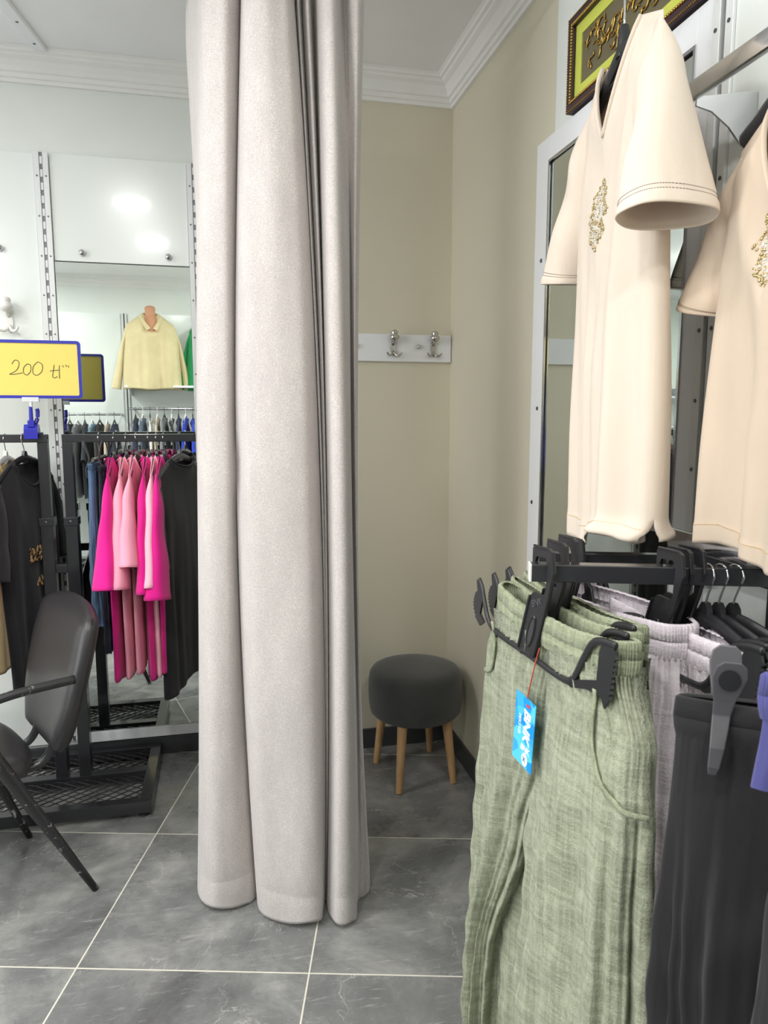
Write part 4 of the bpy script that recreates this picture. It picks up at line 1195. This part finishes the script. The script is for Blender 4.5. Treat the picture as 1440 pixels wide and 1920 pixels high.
# the row of oversized tees
row = [(-.374, 'magenta', 'magenta oversized tee hanging beside the blue denim', 'beside the denim', .79, .0, 11),
       (-.332, 'pink', 'light pink oversized tee, left one of the neighbouring light pink pair', 'under the left light pink tee', .77, .02, 12),
       (-.297, 'pink', 'light pink oversized tee with the shorter sleeve, right one of the pair', 'under the short-sleeved light pink tee', .76, .03, 13),
       (-.255, 'magenta', 'magenta oversized tee hanging between light pink and palest pink tees', 'under the middle magenta tee', .79, .0, 14),
       (-.227, 'pale_pink', 'palest pink oversized tee between two magenta tees', 'under the palest pink tee', .77, .01, 15),
       (-.201, 'magenta', 'magenta oversized tee hanging directly beside the black one', 'under the magenta tee beside the black one', .77, -.02, 16)]
for k, (x, m_, lab, hl, L_, dz, sd_) in enumerate(row):
    rz = RZ+R([0, -1, -2, -1, -2, -4][k])
    tee_hanger('clothes_hanger', 'black tee hanger with chrome hook, ' + hl, (x, YBAR, ZB), rz, .19, 'black_plastic', group='black tee hangers on the rack')
    sl = (.205, -.09, .275+[.015, .0, -.005, .0, .0, .012][k], -.40-[.03, .05, -.01, .05, .04, .05][k]+dz, .095, .075, .02, [.042, .030, .034, .024, .024, .040][k])
    tee('oversized_tee', lab, 't-shirt', (x, YBAR-.012, ZB), rz, m_, L=L_, sw=.195, wch=.205, whem=.19, th=.017, thh=.017, slope=.060, far=(.17, -.09, .185, -.42, .09, .03, .014, .022), nw=.09, nf=.075, nb=.02, seed=sd_, amp=.003, group='oversized tees on the rack', sl=sl, ztop=-.080)
rz = RZ-R(22)
tee_hanger('clothes_hanger', 'grey tee hanger under the long black tee beside the curtain', (-.145, YBAR, ZB), rz, .19, 'grey_plastic', group='black tee hangers on the rack')
tee('oversized_tee', 'long black oversized tee at the right end of the rack beside the curtain', 't-shirt', (-.145, YBAR, ZB), rz, 'black_cotton', L=.83, sw=.195, wch=.21, whem=.20, th=.028, thh=.03, far=(.17, -.09, .185, -.37, .09, .03, .02, .03),
    slope=.08, nw=.09, nf=.03, nb=.02, seed=21, amp=.007, sl=(.20, -.09, .25, -.37, .09, .08, .03, .045), ztop=-.088, asym=-.03)

# denim on a clip hanger at the left end of the row
tt_ = clip_hanger('slim clip hanger at the left end of the rack row, holding denim', (-.425, YBAR, ZB+.001), None, RZ, .12)
trousers('denim_jeans', 'folded mid blue denim hanging at the left end of the pink row', (-.440, YBAR-.01, 1.225), RZ+R(3), 'denim', 'denim', L=.56, W=.13, hip=.165, knee=.10, hem=.11, cd=.25, gap=.01, th=.016, seed=61, wh=.02, gather=.004, amp=.005, n=80, m=60)
trousers('dark_jeans', 'near-black denim with pale stitching between blue denim and magenta tee', (-.404, YBAR-.01, 1.215), RZ, 'dark_denim', 'dark_denim', L=.64, W=.13, hip=.16, knee=.15, hem=.15, cd=.25, gap=.01, th=.012, seed=62, wh=.02, gather=.003, amp=.004, n=80, m=60)

# black printed tee and beige garment on the left half
rz = RZ-R(15)
tee_hanger('clothes_hanger', 'black tee hanger under the printed black tee at the left edge', (-.672, YBAR-.01, ZB), rz, .17, 'black_plastic', group='black tee hangers on the rack')
prt = tee('oversized_tee', 'black tee with leopard print lettering at the left edge of the view', 't-shirt', (-.672, YBAR-.01, ZB), rz, 'black_cotton', L=.80, sw=.195, wch=.20, whem=.165, th=.03, thh=.03, far=(.18, -.09, .20, -.38, .09, .04, .02, .03),
    slope=.075, nw=.085, nf=.09, nb=.02, seed=23, amp=.006, sl=(.205, -.09, .27, -.38, .09, .085, .03, .05), ztop=-.088)
rn = random.Random(4); pr = MB()
for rowi, (zz, hh, nn_) in enumerate(((-.42, .055, 7), (-.52, .028, 6))):
    for k in range(nn_):
        a = -.07+.14*k/(nn_-1)*(1 if rowi == 0 else .7)
        pts = [(a+rn.uniform(-.008, .008), .040, zz-hh*.5+hh*q/3+rn.uniform(-.004, .004)) for q in range(4)]
        pr.tube(spline(pts, 4), .0075-.002*rowi, 8, r2=.0075, up=(0, 1, 0))
        if k: pr.tube([(a-.022, .040, zz+rn.uniform(-.5, .5)*hh), (a, .040, zz+rn.uniform(-.5, .5)*hh)], .006, 8)
for i, p in enumerate(pr.v): pr.v[i] = (p[0], .0385+(p[1]-.040)*.12, p[2])
pr.build('print', 'leopard', prt, smooth=True).__setitem__('label', 'leopard print lettering')
tee_hanger('clothes_hanger', 'white tee hanger at the left edge, under the beige garment', (-.735, YBAR, ZB), RZ-R(2), .19, 'white_plastic', group='black tee hangers on the rack')
tee('beige_top', 'long beige top hanging behind the printed black tee at the left edge', 'top', (-.735, YBAR-.03, ZB), RZ-R(2), 'beige', L=.70, sw=.195, wch=.21, whem=.23, far=(.17, -.09, .185, -.36, .09, .03, .015, .02), th=.022, thh=.028, nw=.085, nf=.08, seed=24, amp=.006, sl=(.20, -.09, .26, -.36, .09, .08, .02, .04), ztop=-.088)

# ------------------------------------------------------------------ price sign clipped on the rack
t = thing('price_sign', 'yellow handwritten 200 tl price sign in a blue frame on the rack', 'sign', (-.634, 2.722, 1.31))
sx0, sx1, sz0, sz1, sy = -.803, -.465, 1.470, 1.668, 2.722
def rrect(x0_, x1_, z0_, z1_, r, n=6):
    o = []
    for cx, cz, a0 in ((x1_-r, z1_-r, 0), (x0_+r, z1_-r, 90), (x0_+r, z0_+r, 180), (x1_-r, z0_+r, 270)):
        for k in range(n+1): a = R(a0+90*k/n); o.append((cx+r*cos(a), cz+r*sin(a)))
    return o
oo, ii = rrect(sx0, sx1, sz0, sz1, .012), rrect(sx0+.010, sx1-.010, sz0+.010, sz1-.010, .006)
fr = MB(); n = len(oo)
fr.rings([[(x, sy-.004, z) for x, z in oo], [(x, sy+.005, z) for x, z in oo], [(x, sy+.005, z) for x, z in ii], [(x, sy-.004, z) for x, z in ii], [(x, sy-.004, z) for x, z in oo]], cap=False)
fr.build('frame', 'sign_blue', t, world=True, smooth=True, angle=40)
MB().box((sx0+.008, sy-.001, sz0+.008), (sx1-.008, sy+.002, sz1-.008)).build('card', 'sign_card', t, world=True)
ink = MB()
def stroke(pts, r=.0011):
    ink.tube(spline([(x, sy-.0014, z) for x, z in pts], 6), r, 6, up=(0, 1, 0))
def at_sign(px, py):          # lettering laid out on the card from its own left/bottom edges
    return (-.716+(px-0)*.001682, 1.6655-(py-640)*.00181)
S = lambda *q: stroke([at_sign(*p) for p in q])
S((17, 684), (22, 677), (29, 678), (30, 686), (24, 696), (11, 703)); S((11, 703), (20, 703), (36, 700))
S((46, 683), (39, 690), (38, 700), (44, 704), (51, 697), (52, 686), (46, 683)); S((66, 679), (57, 688), (56, 701), (64, 704), (73, 696), (74, 684), (66, 679))
S((97, 684), (95, 695), (93, 706), (97, 709), (102, 706)); S((88, 696), (96, 695), (106, 694)); S((107, 685), (106, 697), (106, 710)); S((113, 685), (115, 689)); S((119, 684), (121, 688)); S((124, 685), (125, 689))
ink.build('lettering', 'ink', t, world=True)
MB().box((-.662, sy-.006, 1.458), (-.608, sy+.006, 1.474)).build('holder', 'clear', t, world=True, bevel=.001).__setitem__('label', 'clear plastic holder')
MB().tube([(-.635, sy, 1.440), (-.635, sy, 1.459)], .0055, 12).build('stem', 'clear', t, world=True, smooth=True, angle=40)
cp = MB()
cp.tube([(-.637, sy, 1.442), (-.638, sy, 1.385)], [.006, .0075], 12)
cp.box((-.648, sy-.010, 1.372), (-.628, sy+.010, 1.394))
cp.build('clip_neck', 'sign_blue', t, world=True)
jw = MB()
jw.extr([(.022, 1.352), (.022, 1.362), (.012, 1.38), (-.012, 1.38), (-.022, 1.362), (-.022, 1.330), (-.018, 1.330), (-.018, 1.3475), (.060, 1.3475), (.060, 1.330), (.064, 1.330), (.064, 1.352)],
        lambda u, v, q: (-.640+q, YBAR-.017-.003+u-.001, v), -.022, .022)
jw.build('clip_jaw', 'sign_blue', t, world=True)
MB().tube(spline([(-.628, sy+.012, 1.382), (-.622, sy+.018, 1.40), (-.620, sy+.02, 1.425), (-.622, sy+.018, 1.434)], 4), .007, 10).build('clip_lever', 'sign_blue', t, world=True, smooth=True)

# ------------------------------------------------------------------ behind the camera: what the mirrors show
panel = lambda lab, x0, x1: (lambda tt: MB().box((x0, YR+.001, .09), (x1, YR+.015, 2.37)).build('board', 'gloss_white', tt, bevel=.001, world=True))(thing('wall_panel', lab, 'wall panel', ((x0+x1)/2, YR+.001, .09)))
panel('glossy white panel on the front wall, left of the mannequin shelf', -1.75, -.87); panel('glossy white panel on the front wall behind the mannequin shelf', -.80, .25); panel('glossy white panel on the front wall in the far left corner', -2.70, -1.80)
for x, lab in ((-.835, 'white slotted upright on the front wall beside the mannequin shelf'), (-1.775, 'white slotted upright on the front wall between the left panels'), (.275, 'white slotted upright on the front wall near the right corner')):
    t = thing('slotted_upright', lab, 'slotted rail', (x, YR+.001, .10), 0, 'slotted wall uprights')
    for s in (-1, 1): MB().box((min(x+s*.006, x+s*.022), YR+.001, .10), (max(x+s*.006, x+s*.022), YR+.022, 2.37)).build('strip', 'strip_white', t, world=True)
    MB().box((x-.006, YR+.001, .10), (x+.006, YR+.018, 2.37)).build('channel', 'slot_dark', t, world=True)
def shelf(lab, x0, x1, z, d=.30, y=YR+.016):
    t = thing('wall_shelf', lab, 'shelf', ((x0+x1)/2, y, z), 0, 'white shelves on the front wall')
    MB().box((x0, y, z-.018), (x1, y+d, z)).build('board', 'white_lacquer', t, world=True, bevel=.002)
    for x in (x0+.03, x1-.03):
        MB().extr([(0, -.018), (d*.8, -.018), (d*.8, -.028), (0, -.09)], lambda u, v, q: (x+q, y+u+.0005, z+v), -.003, .003).build('bracket', 'strip_white', t, world=True)
    return t
shelf('white shelf on the front wall carrying the two dressed mannequins', -.82, .20, 1.70)
shelf('white shelf in the far left front corner carrying the red clothes', -3.15, -2.60, 1.64); shelf('lower white shelf in the far left front corner', -3.15, -2.60, 1.32)

def mannequin(label, loc, mat, rz, seed, logo=False):
    t = thing('mannequin', label, 'mannequin', loc, rz)
    MB().lathe([(.001, .0), (.13, .0), (.13, .012), (.10, .02), (.085, .10), (.10, .25), (.12, .40), (.13, .50), (.085, .585), (.05, .62), (.045, .66), (.048, .70), (.03, .715), (.001, .72)], n=28).build('torso', 'skin', t, smooth=True)
    b_ = body_mesh(.69, .20, .25, .26, .14, .15, .10, .060, .05, .0, seed, .012, 44, 50, .655)
    sh = b_.build('shirt', mat, t, smooth=True, weld=True, solid=.003)
    for s in (-1, 1):
        sleeve_mesh(s, .20, .52, .318, -.03, .07, .042, .07, .05, seed+s, n=24, m=24, sh=(.19, .56), pit=(.22, .40)).build('shirt_sleeve', mat, sh, smooth=True)
    if not logo:
        for s in (-1, 1):
            MB().add([(s*.01, .155, .50), (s*.10, .08, .63), (s*.085, .10, .56), (s*.045, .165, .48)], [(0, 1, 2, 3)]).build('collar', mat, sh, solid=.006)
    else:
        lettering('NY', .09, sh, 'yellow_print', Matrix.Translation((0.02, .19, .40)) @ Matrix.Rotation(R(180), 4, 'Z') @ Matrix.Rotation(R(90), 4, 'X'))
    return t
mannequin('mannequin bust in a cream long-sleeved collared shirt on the shelf', (-.585, YR+.21, 1.701), 'cream_shirt', R(-8), 71)
mannequin('mannequin bust in a green printed sweatshirt on the shelf', (-.02, YR+.18, 1.701), 'green_shirt', R(6), 72, True)

def rail(lab, x0, x1, z, y):
    t = thing('garment_rail', lab, 'garment bar', ((x0+x1)/2, YR+.016, z), 0, 'garment rails on the front wall')
    MB().tube([(x0, y, z-.011), (x1, y, z-.011)], .011, 12).build('rod', 'chrome', t, world=True, smooth=True, angle=40)
    for x in (x0+.02, x1-.02): MB().box((x-.006, YR+.016, z-.02), (x+.006, y, z-.004)).build('bracket', 'chrome', t, world=True)
rail('chrome rail on the front wall under the mannequin shelf', -.80, .22, 1.50, YR+.30)
rail('chrome rail on the front wall left of the mannequins', -1.74, -.87, 1.45, YR+.30)

COLS = [('navy', rgb(44, 54, 84), 'navy'), ('white', rgb(228, 226, 222), 'white'), ('stone', rgb(206, 190, 166), 'stone'), ('charcoal', rgb(52, 54, 60), 'charcoal'), ('steel', rgb(92, 112, 136), 'steel blue'), ('royal', rgb(32, 66, 200), 'royal blue'),
        ('orange', rgb(230, 134, 78), 'orange'), ('black', rgb(34, 34, 38), 'black'), ('sky', rgb(140, 180, 204), 'sky blue'), ('moss', rgb(150, 152, 108), 'moss green'), ('coral', rgb(220, 110, 96), 'coral'), ('grey', rgb(140, 142, 146), 'grey')]
CM = {}
for nm, c, _ in COLS: CM[nm] = fabric('shirt_'+nm, c)
def hung_shirt(label, x, y, z, m_, seed, group, L=.66):
    t = thing('hanging_shirt', label, 'shirt', (x, y, z), R(90+(seed*37 % 11)-5), group)
    b_ = body_mesh(L, .20, .23, .22, .014, .018, .05, .08, .05, .02, seed, .004, 20, 24, -.09)
    b_.build('body', m_, t, smooth=True, weld=True)
    for s in (-1, 1): sleeve_mesh(s, .19, -.17, .255, -.42, .075, .06, .012, .016, seed+s, n=14, m=10).build('sleeve', m_, t, smooth=True)
    hb = MB(); hw = .18
    hb.tube([(-.012, 0, -.010), (-.008, 0, 0.002), (.004, 0, .004), (.012, 0, -.008), (.004, 0, -.03), (0, 0, -.06)], .002, 6)
    hb.tube([(-hw, 0, -.15), (-.02, 0, -.075), (0, 0, -.066), (.02, 0, -.075), (hw, 0, -.15)], .006, 6, r2=.010)
    h = hb.build('clothes_hanger', 'white_plastic' if seed % 2 else 'black_plastic')
    h.location = (x, y, z); h.rotation_euler = t.rotation_euler
    tag(h, ('white' if seed % 2 else 'black') + ' hanger under the ' + label.split(',')[0], 'hanger', 'hangers on the front wall rails')
seq1 = ['navy', 'steel', 'white', 'stone', 'grey', 'charcoal', 'navy', 'royal', 'royal', 'white', 'orange', 'charcoal', 'moss', 'stone', 'black']
seq2 = ['charcoal', 'coral', 'charcoal', 'white', 'black', 'white', 'black', 'grey', 'charcoal', 'sky', 'black', 'stone', 'navy']
ORD = ['first', 'second', 'third', 'fourth', 'fifth', 'sixth', 'seventh', 'eighth', 'ninth', 'tenth', 'eleventh', 'twelfth', 'thirteenth', 'fourteenth', 'fifteenth']
NM = {nm: w_ for nm, _, w_ in COLS}
for k, nm in enumerate(seq1):
    hung_shirt(f'{NM[nm]} shirt, {ORD[k]} from the left on the rail under the mannequins', -.74+.063*k, YR+.30, 1.502, CM[nm], 100+k, 'shirts under the mannequin shelf')
for k, nm in enumerate(seq2):
    hung_shirt(f'{NM[nm]} shirt, {ORD[k]} from the left on the rail left of the mannequins', -1.68+.063*k, YR+.30, 1.452, CM[nm], 130+k, 'shirts on the left front rail')
# folded clothes on the corner shelf
rn = random.Random(9)
def pile(lab, x, y, z, m_, sx, sy_, h, seed):
    mb = MB(); r_ = random.Random(seed); ph = [r_.uniform(0, 6) for _ in range(5)]
    rs = []
    for j in range(13):
        v = j/12; ring = []
        for i in range(28):
            q = 2*PI*i/28; k = 1+.10*sin(3*q+ph[0]+4*v)+.07*sin(5*q+ph[1]-6*v)
            w_ = (1-v**3*.75)*k
            ring.append((x+sx*w_*math.copysign(abs(cos(q))**.6, cos(q)), y+sy_*w_*math.copysign(abs(sin(q))**.6, sin(q)), z+h*v*(1+.12*sin(2*q+ph[2]))+.0*v))
        rs.append(ring)
    mb.rings(rs); o = mb.build('folded_clothes', m_, smooth=True); return tag(o, lab, 'clothes')
pile('crumpled red garment on the corner shelf', -2.80, YR+.17, 1.641, 'red_cloth', .13, .10, .15, 3)
pile('small grey folded garment beside the red one on the corner shelf', -3.03, YR+.17, 1.641, 'grey_cloth', .08, .09, .08, 4)
# ------------------------------------------------------------------ camera, render settings
cam = bpy.data.cameras.new('camera'); co = bpy.data.objects.new('camera', cam); C.objects.link(co)
co.location = (0, 0, EYE)
co.rotation_euler = Euler((R(90)-TH, 0, -YAW), 'XYZ')
cam.sensor_fit = 'VERTICAL'; cam.sensor_height = 24; cam.lens = FPX/1920*24; cam.clip_start = .02
cam.dof.use_dof = True; cam.dof.focus_distance = 1.9; cam.dof.aperture_fstop = 6.5
bpy.context.scene.camera = co
sc = bpy.context.scene
w = bpy.data.worlds.new('world'); sc.world = w; w.use_nodes = True
w.node_tree.nodes['Background'].inputs['Color'].default_value = (.8, .85, .9, 1); w.node_tree.nodes['Background'].inputs['Strength'].default_value = .3
vs = sc.view_settings
vs.view_transform = 'Standard'; vs.look = 'None'; vs.gamma = 1; vs.use_curve_mapping = False; vs.exposure = 0.2
sc.cycles.max_bounces = 10; sc.cycles.diffuse_bounces = 6; sc.cycles.glossy_bounces = 6
sc.cycles.use_denoising = True
sc.cycles.caustics_reflective = False
